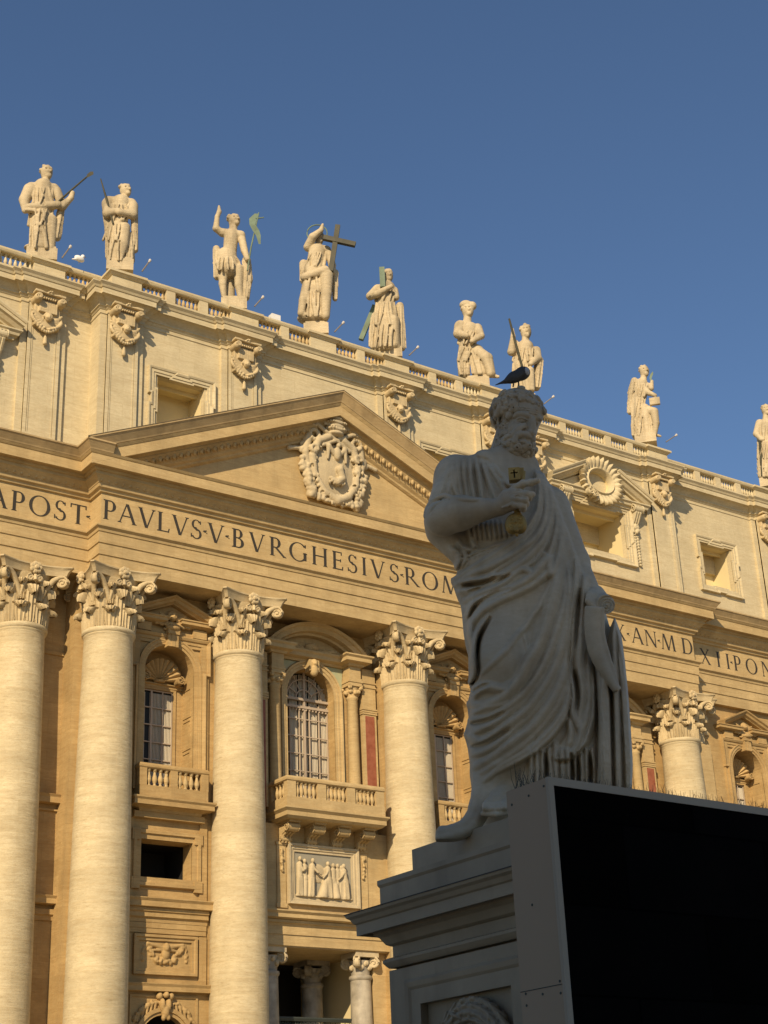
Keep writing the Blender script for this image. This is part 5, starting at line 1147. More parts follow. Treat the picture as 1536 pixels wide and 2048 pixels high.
# ---- head, on a finer grid
hd = Sculpt(Q(1030, 850, 0)-np.array([.52, .75, .62]), Q(1030, 850, 0)+np.array([.52, .55, .60]), .0075); CUR = hd
hd.cap(Q(1012, 915, .06), Q(1022, 866, .02), .22, .19, .08)
hd.ell(Q(1033, 824, .02), (.315, .35, .295), .05); hd.cap(Q(1049, 838, -.13), Q(1044, 880, -.17), .205, .155, .07)
hd.ell(Q(1037, 893, -.13), (.215, .22, .19), .05); hd.ell(Q(1060, 826, -.14), (.175, .15, .15), .07)
BASE = hd.a.copy()
def lump(px, py, rx, k=.03, dv=.0, sc=(1, 1, 1)):
    v = hit(px, py)
    if v is not None: hd.ell(Q(px, py, v+dv), (rx*sc[0], rx*sc[1], rx*sc[2]), k)
def pit(px, py, rx, k=.02, dv=.0, sc=(1, 1, 1)):
    v = hit(px, py)
    if v is not None: hd.ell(Q(px, py, v+dv), (rx*sc[0], rx*sc[1], rx*sc[2]), k, None, True)
pit(1044, 843, .058, .035, -.02, (1.35, 1, .62)); pit(1073, 847, .05, .035, -.02, (1, 1, .7)); pit(1036, 866, .05, .05, -.02, (.8, 1, 1.4))
fold(Z6([(520, 880), (570, 845), (640, 832), (720, 850), (800, 895)]), .034, -.1, .02); fold(Z6([(835, 890), (890, 885), (945, 925)]), .03, -.1, .02)
lump(1044, 842.5, .040, .010, .035, (1.25, .8, .72)); lump(1073, 846, .030, .010, .03, (1, .8, .75))
fold(Z6([(560, 905), (640, 890), (725, 925)]), .013, -.4, .006); fold(Z6([(575, 960), (650, 985), (725, 965)]), .011, -.2, .008); fold(Z6([(575, 915), (640, 905), (720, 935)]), .006, -1, .004, True)
fold(Z6([(805, 900), (806, 980), (798, 1050), (780, 1110)]), .038, -.5, .025, False, .75); lump(1061.5, 865.5, .046, .016, -.03); lump(1053.5, 866.5, .027, .012, -.02); lump(1068.5, 867, .024, .012, -.01)
pit(1057, 869.5, .012, .006, -.03); fold(Z6([(668, 1110), (690, 1070), (720, 1060)]), .006, -.8, .006, True)
fold(Z6([(690, 1010), (620, 1050), (560, 1110), (495, 1165)]), .038, .1, .04); lump(1029, 857, .075, .05, .04, (1.1, .8, .9))
fold(Z6([(700, 1055), (620, 1105), (540, 1175), (490, 1230)]), .014, -.3, .015, True); fold(Z6([(720, 985), (650, 1010), (590, 1005)]), .009, -.3, .01, True)
for q in (735, 768, 800): fold(Z6([(590, q-8), (700, q), (820, q+18), (890, q+40)]), .013, .0, .01); fold(Z6([(590, q+9), (700, q+17), (820, q+35)]), .008, -.6, .008, True)
for y_, x_ in ((900, 500), (930, 495), (960, 500)): fold(Z6([(x_, y_), (x_+55, y_-5+(y_-930)*.1)]), .006, -.6, .006, True)
fold(Z6([(535, 1215), (580, 1160), (660, 1140), (730, 1165), (770, 1185)]), .036, -.2, .02); fold(Z6([(790, 1170), (815, 1200), (805, 1260)]), .03, -.1, .02); fold(Z6([(540, 1180), (545, 1240), (520, 1290)]), .032, -.2, .02)
fold(Z6([(575, 1222), (640, 1222), (730, 1245)]), .020, -.7, .008, True); fold(Z6([(600, 1258), (660, 1258), (715, 1272)]), .028, -.1, .012)
fold(Z6([(290, 920), (288, 860), (315, 812), (355, 808), (380, 850), (368, 920), (340, 980), (310, 1030), (288, 985), (290, 920)]), .021, -.5, .006, False, .9, 2); pit(1003, 838, .04, .008, .0, (.75, 1, 1.25)); fold(Z6([(345, 850), (350, 900), (325, 950)]), .014, .0, .005)
def curl(px, py, r, out=.25):
    v = hit(px, py)
    if v is None:                                             # just outside: drop onto the outline from the centre of the skull
        c0 = Q(1033, 835, .0) if py < 872 else Q(1037, 890, -.1); p = Q(px, py, .0); d = p-c0
        for t in np.linspace(1.25, .4, 60):
            if field((c0+d*t)[None])[0] < 0: break
        p = c0+d*t
    else: p = Q(px, py, v)
    nrm = grad(p); nrm /= np.linalg.norm(nrm)+1e-9; a = np.cross(nrm, [0, 0, 1.0]); a /= np.linalg.norm(a)+1e-9; b = np.cross(a, nrm)
    a0 = random.random()*6.28; sg = random.choice((-1, 1)); c = p+nrm*r*out
    hd.ell(c-nrm*r*.35, (r*.95,)*3, .008)
    pts = [c+nrm*r*(.0+.42*t)+(a*cos(a0+sg*t*7.4)+b*sin(a0+sg*t*7.4))*r*(.80-.56*t) for t in np.linspace(0, 1, 14)]
    hd.line(pts, [r*.36-.0010*i for i in range(14)], .002)
    if random.random() < .45: hd.cap(c+nrm*r*.95, c+nrm*r*.1, r*.26, r*.16, .003, True)
def curls(poly_pts, rmin, rmax, dmin, n, avoid=None):
    P = np.array(poly_pts); kept = []
    lo, hi = P.min(0), P.max(0)
    for _ in range(n):
        x, y = random.uniform(lo[0], hi[0]), random.uniform(lo[1], hi[1]); ins = False
        for i in range(len(P)):
            (xa, ya), (xb, yb) = P[i], P[(i+1) % len(P)]
            if ya != yb and (ya > y) != (yb > y) and x < (xb-xa)*(y-ya)/(yb-ya)+xa: ins = not ins
        if ins and all((x-a)**2+(y-b)**2 > dmin*dmin for a, b in kept): kept.append((x, y)); curl(x, y, random.uniform(rmin, rmax))
curls(Z6([(165, 760), (200, 620), (300, 500), (430, 430), (600, 405), (760, 420), (880, 500), (960, 610), (1010, 720), (1000, 830), (960, 800), (930, 700), (870, 690), (800, 690), (740, 640), (660, 600), (600, 600), (545, 640), (560, 720), (500, 800), (490, 880), (420, 890), (385, 820), (330, 790), (280, 840), (262, 930), (255, 1040), (200, 1050), (170, 930)]), .038, .058, 7.4, 1500)
curls(Z6([(350, 960), (440, 930), (460, 1040), (480, 1130), (510, 1250), (580, 1300), (680, 1330), (740, 1300), (800, 1330), (830, 1230), (870, 1300), (885, 1400), (850, 1500), (760, 1560), (650, 1600), (520, 1580), (400, 1530), (300, 1450), (255, 1350), (270, 1200), (310, 1080)]), .038, .056, 7.2, 1500)
parts_.append(hd.mesh())
# ---- forearm and hand closing on the key
hn = Sculpt(Q(930, 1020, -.7)-np.array([.62, .55, .42]), Q(1040, 1000, -.8)+np.array([.55, .62, .45]), .0095); CUR = hn
hn.cap(Q(878, 1030, -.25), Q(886, 1038, -.48), .19, .19, .12); hn.cap(Q(886, 1037, -.48), Q(922, 1026, -.60), .19, .20, .12); hn.cap(Q(922, 1026, -.60), Q(1002, 1014, -.74), .20, .094, .08)
hn.line([Q(905, 998, -.60), Q(958, 1004, -.74), Q(998, 1007, -.79)], [.03, .024, .012], .06)
BASE = hn.a.copy()
fold([(850, 1034), (853, 1020), (862, 1006), (876, 996), (890, 991), (900, 995), (925, 1000), (955, 1001)], .030, -.05, .012, False, .7); fold([(858, 1030), (868, 1014), (880, 1004), (893, 999), (905, 1003)], .018, -.3, .01, True)
hn.cap(W7(380, 1090, -.74), W7(560, 960, -.80), .092, .125, .05); hn.cap(W7(520, 900, -.83), W7(660, 830, -.86), .085, .062, .04); hn.cap(W7(540, 1060, -.80), W7(660, 1060, -.84), .085, .060, .04); hn.cap(W7(560, 980, -.84), W7(660, 950, -.87), .085, .064, .04)
def finger(pts, r):
    n = len(pts); hn.line(pts, [r*(1.06-.26*i/(n-1)) for i in range(n)], .010)
    for p in pts[1:-1]: hn.ell(p, (r*1.04,)*3, .012)
finger([W7(600, 800, -.84), W7(690, 725, -.86), W7(830, 645, -.90), W7(980, 625, -.95), W7(1100, 590, -.98)], .047)
finger([W7(650, 850, -.88), W7(760, 820, -.93), W7(900, 850, -.97), W7(1010, 850, -.94)], .045); finger([W7(940, 880, -.95), W7(950, 940, -.88)], .040)
finger([W7(640, 940, -.90), W7(730, 930, -.94), W7(860, 960, -.97), W7(880, 1030, -.90), W7(840, 1060, -.82)], .044)
finger([W7(630, 1050, -.88), W7(710, 1050, -.92), W7(825, 1080, -.94), W7(830, 1130, -.88), W7(780, 1140, -.80)], .041)
finger([W7(520, 960, -.72), W7(640, 880, -.66), W7(760, 830, -.66), W7(840, 820, -.70)], .046)
for x0, y0, x1, y1 in ((660, 790, 900, 745), (690, 885, 880, 905), (680, 1000, 870, 1020)): hn.cap(W7(x0, y0, -.96), W7(x1, y1, -1.02), .018, .018, .008, True)
hn.line([W7(420, 1110, -.86), W7(520, 1080, -.90), W7(620, 1020, -.92)], [.008, .011, .008], .02); hn.line([W7(430, 1000, -.86), W7(540, 900, -.91), W7(640, 830, -.92)], [.008, .012, .008], .02)
parts_.append(hn.mesh())
mm = MB()
for v_, f_ in parts_:
    o0 = len(mm.v); mm.v += v_.tolist(); mm.f += (f_+o0).tolist()
me = bpy.data.meshes.new('apostle_statue'); me.from_pydata(mm.v, [], mm.f); me.materials.append(MARBLE); me.shade_smooth()
bm = bmesh.new(); bm.from_mesh(me); bmesh.ops.recalc_face_normals(bm, faces=bm.faces); bm.to_mesh(me); bm.free()
APO = tag(link('apostle_statue', me), 'huge grey marble statue of a bearded robed man pointing and holding a golden key', 'statue')
APO.location = tuple(PO); APO.rotation_euler = (0, 0, -HD)
del ap, hd, hn, BASE, parts_, mm
# ---- the key in his hand
KEY = tag(empty('golden_key', tuple(PO)), 'dull golden key with scrolled round bow held in the stone hand', 'key'); KEY.rotation_euler = (0, 0, -HD)
kz = lambda x, y, v: Vector(W7(x, y, v))
m = MB(); m.tube([kz(705, 1290, -.80), kz(735, 1150, -.80), kz(790, 800, -.75), kz(835, 420, -.70)], [.034, .03, .03, .03], 14)
for q, r in ((1235, .05), (1195, .04), (1165, .046)): c = kz(718, q, -.80); m.ball(c, r, 14, 8, (1, 1, .32))
m.build('shank', GOLD, KEY, 40)
S = Sculpt((-.36, -1.02, 6.5), (.36, -.55, 7.3), .009)
c = np.array(kz(690, 1405, -.80)); S = Sculpt(c-np.array([.24, .16, .30]), c+np.array([.24, .16, .30]), .006)
S.ell(c, (.125, .07, .13), .02); S.ell(c+np.array([-.04, 0, -.035]), (.088, .065, .105), .02); S.ell(c+np.array([.04, 0, -.035]), (.088, .065, .105), .02); S.cap(c+np.array([0, 0, -.13]), c+np.array([0, 0, -.152]), .025, .02, .01)
S.box(c+np.array([0, -.085, 0]), (.3, .035, .3), .0, None, True)
for sx in (-1, 1):
    for sz in (-1, 1):
        o = c+np.array([sx*.049, -.052, sz*.046-.005]); S.line([o+np.array([sx*.038*(1-.6*t)*cos(t*6.5+1.2), 0, sz*.038*(1-.6*t)*sin(t*6.5+1.2)]) for t in np.linspace(0, 1, 22)], [.0095]*22, .002, True)
S.ell(c+np.array([0, -.055, -.005]), (.014, .02, .014), .003); S.ell(c+np.array([0, -.06, -.115]), (.024, .025, .028), .004)
S.build('bow', GOLD, KEY)
# bit with a cross cut through it
m = MB(); a = kz(660, 490, -.72); hx, hz = .068, .08
for x0, x1, z0, z1 in ((-hx, -.042, -hz, hz), (.042, hx, -hz, hz), (-.042, .042, -hz, -.058), (-.042, .042, .052, hz), (-.042, -.009, -.058, .0), (.009, .042, -.058, .0), (-.042, -.009, .018, .052), (.009, .042, .018, .052)):
    m.box(a.x+x0, a.x+x1, a.y-.06, a.y+.05, a.z+z0, a.z+z1)
m.box(a.x+hx, a.x+hx+.05, a.y-.02, a.y+.06, a.z-hz*.95, a.z+hz*1.1); b = m.build('bit', GOLD, KEY)
m = MB(); m.box(a.x-.045, a.x+.045, a.y-.02, a.y+.03, a.z-.06, a.z+.055); m.build('bit_core', DARK, KEY)
# ---- gull on his head
gb = Q(1030, 772, -.02)
GU = tag(empty('gull', tuple(PO)), 'dark grey gull standing on top of the stone head', 'bird'); GU.rotation_euler = (0, 0, -HD)
G6 = lambda x, y, v=-.02: Q(960+x/7.68, 720+y/7.68, v)
S = Sculpt((-.62, -.28, 8.55), (.35, .24, 9.45), .009)
S.ell(G6(570, 245), (.15, .085, .075), .04, ('Y', -.42)); S.ell(G6(655, 205), (.085, .08, .088), .04); S.ell(G6(700, 185), (.055, .055, .062), .03)
S.cap(G6(500, 265), G6(390, 330), .055, .025, .05); S.cap(G6(420, 315), G6(330, 360), .02, .012, .03)
S.cap(G6(715, 175), G6(738, 235), .03, .012, .02)
S.build('body', GULLD, GU)
for s in (-1, 1):
    S = Sculpt((-.62, -.30, 8.55), (.35, .26, 9.45), .009)
    S.ell(G6(550, 235, -.02+s*.065), (.155, .028, .062), .02, ('Y', -.5)); S.cap(G6(480, 270, -.02+s*.055), G6(350, 345, -.02+s*.03), .032, .010, .03); S.cap(G6(380, 330, -.02+s*.03), G6(235, 385, -.02+s*.015), .022, .006, .02)
    for i in range(4): S.cap(G6(590-18*i, 195+22*i, -.02+s*.088), G6(470-28*i, 262+22*i, -.02+s*.07), .008, .006, .006)
    S.build('wing', GULLD, GU)
S = Sculpt((-.1, -.28, 8.7), (.35, .24, 9.45), .009); S.ell(G6(706, 180, -.05), (.046, .05, .06), .02); S.build('head', GULLW, GU)
for x in (508, 590):
    MB().tube([G6(x, 330, -.02+(.03 if x > 550 else -.03)), G6(x+6, 372, -.02+(.03 if x > 550 else -.03)), G6(x, 412, -.02+(.03 if x > 550 else -.03))], .011, 6).build('leg', GULLD, GU)
# ---- pedestal
random.seed(3)
PE = tag(empty('statue_pedestal', (-32.9, -54.95, -2.4)), 'grey marble pedestal with moulded cornice and wreath panel under the bearded statue', 'pedestal')
def pb(m, name, mt, smooth=None, parent=None):
    o = m.build(name, mt, parent or PE, smooth)
    if not parent: o.matrix_parent_inverse = Matrix.Translation((32.9, 54.95, 2.4))
    return o
cx, cyy = -32.9, -54.95
sq = lambda h, d=0: [(cx-h, cyy-h-d), (cx+h, cyy-h-d), (cx+h, cyy+h+d), (cx-h, cyy+h+d)]
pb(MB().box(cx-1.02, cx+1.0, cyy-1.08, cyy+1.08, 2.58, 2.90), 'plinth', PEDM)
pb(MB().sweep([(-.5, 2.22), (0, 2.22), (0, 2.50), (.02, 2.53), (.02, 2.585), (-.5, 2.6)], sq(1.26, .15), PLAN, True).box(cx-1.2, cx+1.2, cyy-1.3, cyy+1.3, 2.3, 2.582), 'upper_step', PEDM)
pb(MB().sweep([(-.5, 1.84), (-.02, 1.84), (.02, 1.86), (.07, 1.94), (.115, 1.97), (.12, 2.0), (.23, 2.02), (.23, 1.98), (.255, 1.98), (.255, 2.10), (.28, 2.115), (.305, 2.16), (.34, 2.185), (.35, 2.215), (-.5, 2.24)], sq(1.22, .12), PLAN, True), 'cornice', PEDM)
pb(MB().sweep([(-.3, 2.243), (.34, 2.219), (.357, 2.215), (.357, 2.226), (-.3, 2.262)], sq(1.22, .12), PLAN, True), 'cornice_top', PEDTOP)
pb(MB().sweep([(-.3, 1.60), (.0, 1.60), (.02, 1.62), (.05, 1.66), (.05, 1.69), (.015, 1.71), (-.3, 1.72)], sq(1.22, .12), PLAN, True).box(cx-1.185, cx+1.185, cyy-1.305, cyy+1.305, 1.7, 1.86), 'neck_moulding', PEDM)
die = MB().box(cx-1.12, cx+1.22, cyy-1.34, cyy+1.34, -2.4, 1.61)
# west face: frame round the sunk panel
fx = cx-1.22
W_ = lambda a, b, h: (fx-h, a, b)
die.sweep([(0, -.12), (0, 0), (.16, 0), (.19, .02), (.24, .03), (.28, .0), (.41, 0), (.41, -.12)], [(cyy-.78, -1.6), (cyy-.78, 1.16), (cyy+.78, 1.16), (cyy+.78, -1.6)][::-1], W_, True)
die.box(fx, fx+.11, cyy-1.34, cyy-1.19, -2.4, 1.575); die.box(fx, fx+.11, cyy+1.19, cyy+1.34, -2.4, 1.575)
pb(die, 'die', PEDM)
pb(MB().box(cx-1.7, cx+1.7, cyy-1.8, cyy+1.8, -2.4, -1.9), 'foot', PEDM)
S = Sculpt((fx-.22, cyy-.85, -.35), (fx+.16, cyy+.85, 1.25), .012)
wc = (cyy-.10, .42)
S.line([(fx+.05, wc[0]+.55*cos(t), wc[1]+.55*sin(t)) for t in np.linspace(0, 2*pi, 40)], .11, .01)
for q in range(-2, 3):
    for i in range(26):
        a = (i+.5*(q % 2))*2*pi/26; sg = 1 if sin(a) < 1.1 and cos(a) > 0 else -1
        r0, r1 = .55+.055*q, .55+.075*q; x = fx+.02-.09*cos(q*.62); a2 = a+sg*.30
        S.cap((x+.03, wc[0]+r0*cos(a), wc[1]+r0*sin(a)), (x-.03, wc[0]+r1*cos(a2), wc[1]+r1*sin(a2)), .050, .012, .004)
for i in range(22):
    a = i*2*pi/22; S.ell((fx-.07, wc[0]+(.55+.05*(i % 3-1))*cos(a), wc[1]+(.55+.05*(i % 3-1))*sin(a)), (.03, .03, .03), .003)
for i in (1.0, 2.3, 3.9, 5.4): S.line([(fx+.06-.17*sin(t), wc[0]+(.68-.26*t/pi)*cos(i+.2*t), wc[1]+(.68-.26*t/pi)*sin(i+.2*t)) for t in np.linspace(0, pi, 10)], .02, .004)
S.ell((fx+.03, wc[0]+.05, wc[1]-.05), (.12, .2, .2), .01); S.ell((fx+.03, wc[0]+.05, wc[1]+.22), (.06, .05, .06), .01); S.ell((fx+.03, wc[0]+.05, wc[1]+.33), (.04, .035, .05), .01); S.ell((fx+.03, wc[0]-.28, wc[1]-.02), (.09, .1, .12), .01); S.ell((fx+.03, wc[0]-.26, wc[1]+.12), (.05, .05, .05), .01)
S.ell((fx+.06, wc[0]+.1, wc[1]+.66), (.06, .16, .04), .02)
o = S.build('wreath', PEDM, PE); o.matrix_parent_inverse = Matrix.Translation((32.9, 54.95, 2.4))
# ---- big outdoor screen
SC = tag(empty('outdoor_screen', (-31.7, -57.5, -2.4)), 'large black outdoor video screen in a grey metal housing before the pedestal', 'screen')
def sb(m, name, mt): o = m.build(name, mt, SC); o.matrix_parent_inverse = Matrix.Translation((31.7, 57.5, 2.4)); return o
sx0, sx1, sy0, sy1, sz0, sz1 = -35.22, -28.2, -57.802, -57.2, -1.5, 2.69
sb(MB().box(sx0, sx1, sy0+.03, sy1, sz0, sz1-.002), 'housing', PANEL)
m = MB()
m.box(sx0-.004, sx1, sy0-.01, sy0+.028, sz1-.072, sz1+.003); m.box(sx0-.004, sx0+.058, sy0-.01, sy0+.028, sz0, sz1-.072); m.box(sx1-.06, sx1, sy0-.01, sy0+.028, sz0, sz1-.072); m.box(sx0+.058, sx1-.06, sy0-.01, sy0+.028, sz0, sz0+.06)
sb(m, 'frame', FRAMEM)
sb(MB().box(sx0+.058, sx1-.06, sy0+.004, sy0+.028, sz0+.06, sz1-.072), 'display', SCREEN)
for i, (yy, z) in enumerate(((-57.74, 2.62), (-57.52, 2.58), (-57.27, 2.55), (-57.74, .9), (-57.27, .85), (-57.5, .82), (-57.45, 1.6), (-57.74, .8), (-57.27, .75))):
    m = MB().lathe([(.0, 0), (.012, 0), (.012, .004), (.0, .005)], 8); m.xf(Matrix.Translation((sx0, yy, z)) @ Matrix.Rotation(-pi/2, 4, 'Y')); sb(m, 'bolt', IRON)
sb(MB().box(sx0-.003, sx0+.01, sy0+.03, sy1, .868, .876), 'panel_seam', IRON)
for x in (-34.6, -31.7, -28.8): sb(MB().box(x-.15, x+.15, -57.7, -57.3, -2.4, -1.5), 'support_leg', IRON)
m = MB()
x = sx0+.02
while x < -30.6:
    for k in range(3):
        b = Vector((x+random.uniform(-.01, .01), sy1-.06-random.random()*.1, sz1)); t = b+Vector((random.uniform(-.09, .09), random.uniform(-.08, .08), random.uniform(.13, .24)))
        mid = (b+t)/2+Vector((random.uniform(-.02, .02), 0, .0)); m.tube([b, mid, t], [.0034, .0028, .0016], 4)
    x += .034
o = sb(m, 'bird_spikes', IRON); o['kind'] = 'stuff'
# ================================================================ stone figures on the balustrade
random.seed(31)
GRP = 'stone figures along the balustrade'
def view_frame(base, y0):
    """foot point on the plane y = y0 behind the traced base, and the frame turned towards it"""
    d = F_+((base[0]-768)/FPX)*R_-((base[1]-1024)/FPX)*U_
    t = (y0-CAM[1])/d[1]; P = CAM+t*d; h = atan2(P[0]-CAM[0], P[1]-CAM[1])
    er = np.array([cos(h), -sin(h), 0]); ed = np.array([sin(h), cos(h), 0]); c = CAM-P
    def T(px, py, v=0.0):
        dd = F_+((px-768)/FPX)*R_-((py-1024)/FPX)*U_; t = (v-c@ed)/(dd@ed); p = c+t*dd
        return np.array([p@er, v, p[2]])
    s = np.linalg.norm(T(base[0]+1, base[1])-T(base[0], base[1]))
    return P, h, T, s
def figure(label, base, y0, zt, spec, held=()):
    zk, zx, zy = zt; zz = lambda a, b: (zx+a/zk, zy+b/zk)
    P, h, T, s = view_frame(base, y0); s = s/zk
    allp = [T(*zz(*q[:2])) for it in spec for q in it[1]]; A = np.array(allp)
    S = Sculpt(A.min(0)-np.array([1.0, 1.1, .45]), A.max(0)+np.array([1.0, 1.1, .95]), .048)
    def dpt(q): return q[3]*s if len(q) > 3 else 0.0
    for kind, pts in spec:
        if kind in 'cr':
            p3 = [T(*zz(q[0], q[1]), dpt(q)) for q in pts]; rr = [q[2]*s for q in pts]
            rr = [q*(.9 if kind == 'r' else .86) for q in rr]; S.line(p3, rr, .08 if kind == 'r' else .05)
        elif kind == 'e':
            for q in pts: S.ell(T(*zz(q[0], q[1]), (q[4] if len(q) > 4 else 0)*s), (q[2]*s, .5*(q[2]+q[3])*s, q[3]*s), .07)
        elif kind == 'b':
            (a, b, r1, r2, v), = pts; S.box(T(*zz(a, b), v*s), (r1*s, r1*s*.35, r2*s), .03)
    for kind, pts in spec:                                     # drapery folds on the robes
        if kind == 'r':
            for i in range(len(pts)-1):
                a, b = pts[i], pts[i+1]
                for q in np.linspace(-.84, .84, 6):
                    qq = q+random.uniform(-.08, .08); q2 = qq+random.choice((-.45, .3, -.15))*random.random()
                    f = lambda P_, u: T(*zz(P_[0]+u*P_[2], P_[1]), dpt(P_)-s*P_[2]*sqrt(max(1-u*u, .04)))
                    m = ((a[0]+b[0])/2, (a[1]+b[1])/2, (a[2]+b[2])/2, 0)
                    r = s*min(a[2], b[2])
                    S.line([f(a, qq), f(m, (qq+q2)/2+random.uniform(-.1, .1)), f(b, q2)], [r*.07, r*.15, r*.15], .05)
                    S.line([f(a, qq+.13), f(m, (qq+q2)/2+.13), f(b, q2+.13)], [r*.05, r*.11, r*.12], .035, True)
        if kind == 'h':                                        # head: x, y, rx, ry, facing (-1 left .. 1 right)
            (x, y, rx, ry, fc), = pts; c = T(*zz(x, y)); r = s*rx; rz = s*ry
            S.ell(c, (r*.82, r*.9, rz), .04); S.cap(c, T(*zz(x-fc*rx*.3, y+ry*1.7)), r*.5, r*.62, .08)
            for i in range(16):
                an = random.uniform(.2, 2.94); k = c+np.array([cos(an)*r*.72-fc*r*.2, random.uniform(-.5, .5)*r, sin(an)*rz*.78]); S.ell(k, (r*.26, r*.28, r*.24), .04)
            for i in range(7): S.ell(c+np.array([-fc*r*(.75-.05*i), random.uniform(-.3, .5)*r, rz*(.4-.26*i)]), (r*.3, r*.32, r*.25), .04)
            S.cap(c+np.array([fc*r*.62, -r*.62, rz*.12]), c+np.array([fc*r*.78, -r*.78, -rz*.14]), r*.12, r*.17, .04)
            for q in (-.25, .75): S.ell(c+np.array([fc*r*.55-r*.30+r*.55*q, -r*.80, rz*.14]), (r*.17, r*.2, r*.11), .03, None, True)
            S.ell(c+np.array([fc*r*.45, -r*.5, -rz*.72]), (r*.38, r*.38, rz*.34), .05); S.cap(c+np.array([fc*r*.35-r*.1, -r*.86, -rz*.42]), c+np.array([fc*r*.8, -r*.7, -rz*.42]), r*.07, k=.02, sub=True)
    lo = T(*base)[2]
    ko = tag(empty('stone_figure', (P[0], P[1], P[2]-.35)), label, 'statue', GRP); ko.rotation_euler = (0, 0, -h)
    ob = S.build('robed_body', WSTAT, ko); ob.location = (0, 0, .35)
    hw = max(.75, min(1.0, (A[:, 0].max()-A[:, 0].min())*.32))
    m = MB().box(-hw, hw, -.5, .6, -.5, .22); m.box(-hw*.85, hw*.9, -.42, .5, .2, .38); b = m.build('stone_base', WSTAT, ko)
    for name, mt, kd, pts in held:
        m = MB()
        if kd == 'tube': m.tube([T(*zz(q[0], q[1]), q[3]*s) for q in pts], [q[2]*s for q in pts], 7)
        elif kd == 'plank':
            (a, b), r, dp = pts[:2], pts[2], pts[3]; p = Vector(T(*zz(*a), dp*s)); q = Vector(T(*zz(*b), dp*s)); dr = (q-p).normalized(); sd = Vector((0, 1, 0)).cross(dr).normalized()*(r*s)
            y = Vector((0, .13, 0)); m.add([p-sd-y, p+sd-y, p+sd+y, p-sd+y, q-sd-y, q+sd-y, q+sd+y, q-sd+y], [(0, 1, 2, 3), (4, 5, 6, 7), (0, 1, 5, 4), (1, 2, 6, 5), (2, 3, 7, 6), (3, 0, 4, 7)])
        elif kd == 'flag':
            n = len(pts); vs = []
            for i, q in enumerate(pts):
                for y in (-.04, .04): vs += [T(*zz(q[0]-q[2], q[1]), y+q[3]*s), T(*zz(q[0]+q[2], q[1]), y+q[3]*s)]
            fs_ = []
            for i in range(n-1):
                a = 4*i; fs_ += [(a, a+1, a+5, a+4), (a+2, a+6, a+7, a+3), (a, a+4, a+6, a+2), (a+1, a+3, a+7, a+5)]
            m.add(vs, fs_+[(0, 2, 3, 1), (4*n-4, 4*n-3, 4*n-1, 4*n-2)])
        elif kd == 'ring':
            x, y, r, rt = pts; c = Vector(T(*zz(x, y), 12*s)); m.tube([c+Vector((cos(a)*r*s, 0, sin(a)*r*s)) for a in np.linspace(0, 2*pi, 28)], rt*s, 6)
        hb = m.build(name, mt, ko); hb.location = (0, 0, .35)
    return ko
K1 = (4, 0, 300); K2 = (2.977, 384, 380); K3 = (2.341, 880, 580); K5 = (5.189, 1240, 700)
figure('robed bearded figure holding a book and a diamond-tipped staff, leftmost on the balustrade', (84, 500), YB[2]+.1, K1,
  [('h', [(374, 182, 60, 70, .7)]), ('r', [(345, 300, 85), (345, 440, 92)]), ('c', [(250, 300, 52), (430, 310, 52)]), ('c', [(240, 320, 66, -10), (195, 400, 52, -30), (200, 485, 30, -60)]),
   ('c', [(450, 330, 50), (500, 450, 42, -50), (568, 385, 28, -70), (578, 345, 26, -70)]), ('r', [(330, 470, 105), (320, 600, 95), (320, 780, 100)]), ('c', [(310, 560, 50, -60), (300, 660, 42, -70), (270, 760, 32, -60)]),
   ('c', [(410, 560, 55, -30), (400, 790, 50, -30)]), ('r', [(490, 470, 34), (455, 700, 38)]), ('b', [(270, 490, 70, 14, -80)]), ('c', [(240, 460, 40, -70), (460, 440, 42, -70)]), ('e', [(310, 790, 120, 26)])],
  [('staff', DBRONZE, 'tube', [(430, 445, 9, -85), (600, 295, 8, -85), (700, 210, 7, -85)]), ('staff_head', DBRONZE, 'flag', [(700, 218, 6, -85), (722, 195, 26, -85), (735, 172, 12, -85)])])
figure('long haired figure with crossed arms and a dark halberd, second from the left', (240, 522), YB[1]+.1, K1,
  [('h', [(1005, 325, 58, 62, .8)]), ('r', [(965, 430, 85), (955, 560, 78)]), ('c', [(870, 410, 50), (1050, 430, 52)]), ('c', [(860, 430, 56), (860, 510, 46, -60), (950, 485, 28, -95)]), ('c', [(1060, 450, 55), (1060, 520, 48, -50), (950, 500, 30, -100)]),
   ('r', [(945, 590, 85), (930, 720, 88), (930, 880, 82)]), ('c', [(1000, 620, 50, -50), (990, 760, 45, -60), (960, 870, 30, -60)]), ('r', [(1075, 500, 34), (1080, 800, 30)]), ('r', [(845, 500, 32), (870, 640, 36), (880, 860, 40)]), ('r', [(1030, 700, 50), (1030, 880, 55)])],
  [('halberd', DBRONZE, 'tube', [(805, 230, 5, -60), (855, 400, 10, -70), (905, 590, 8, -80)])])
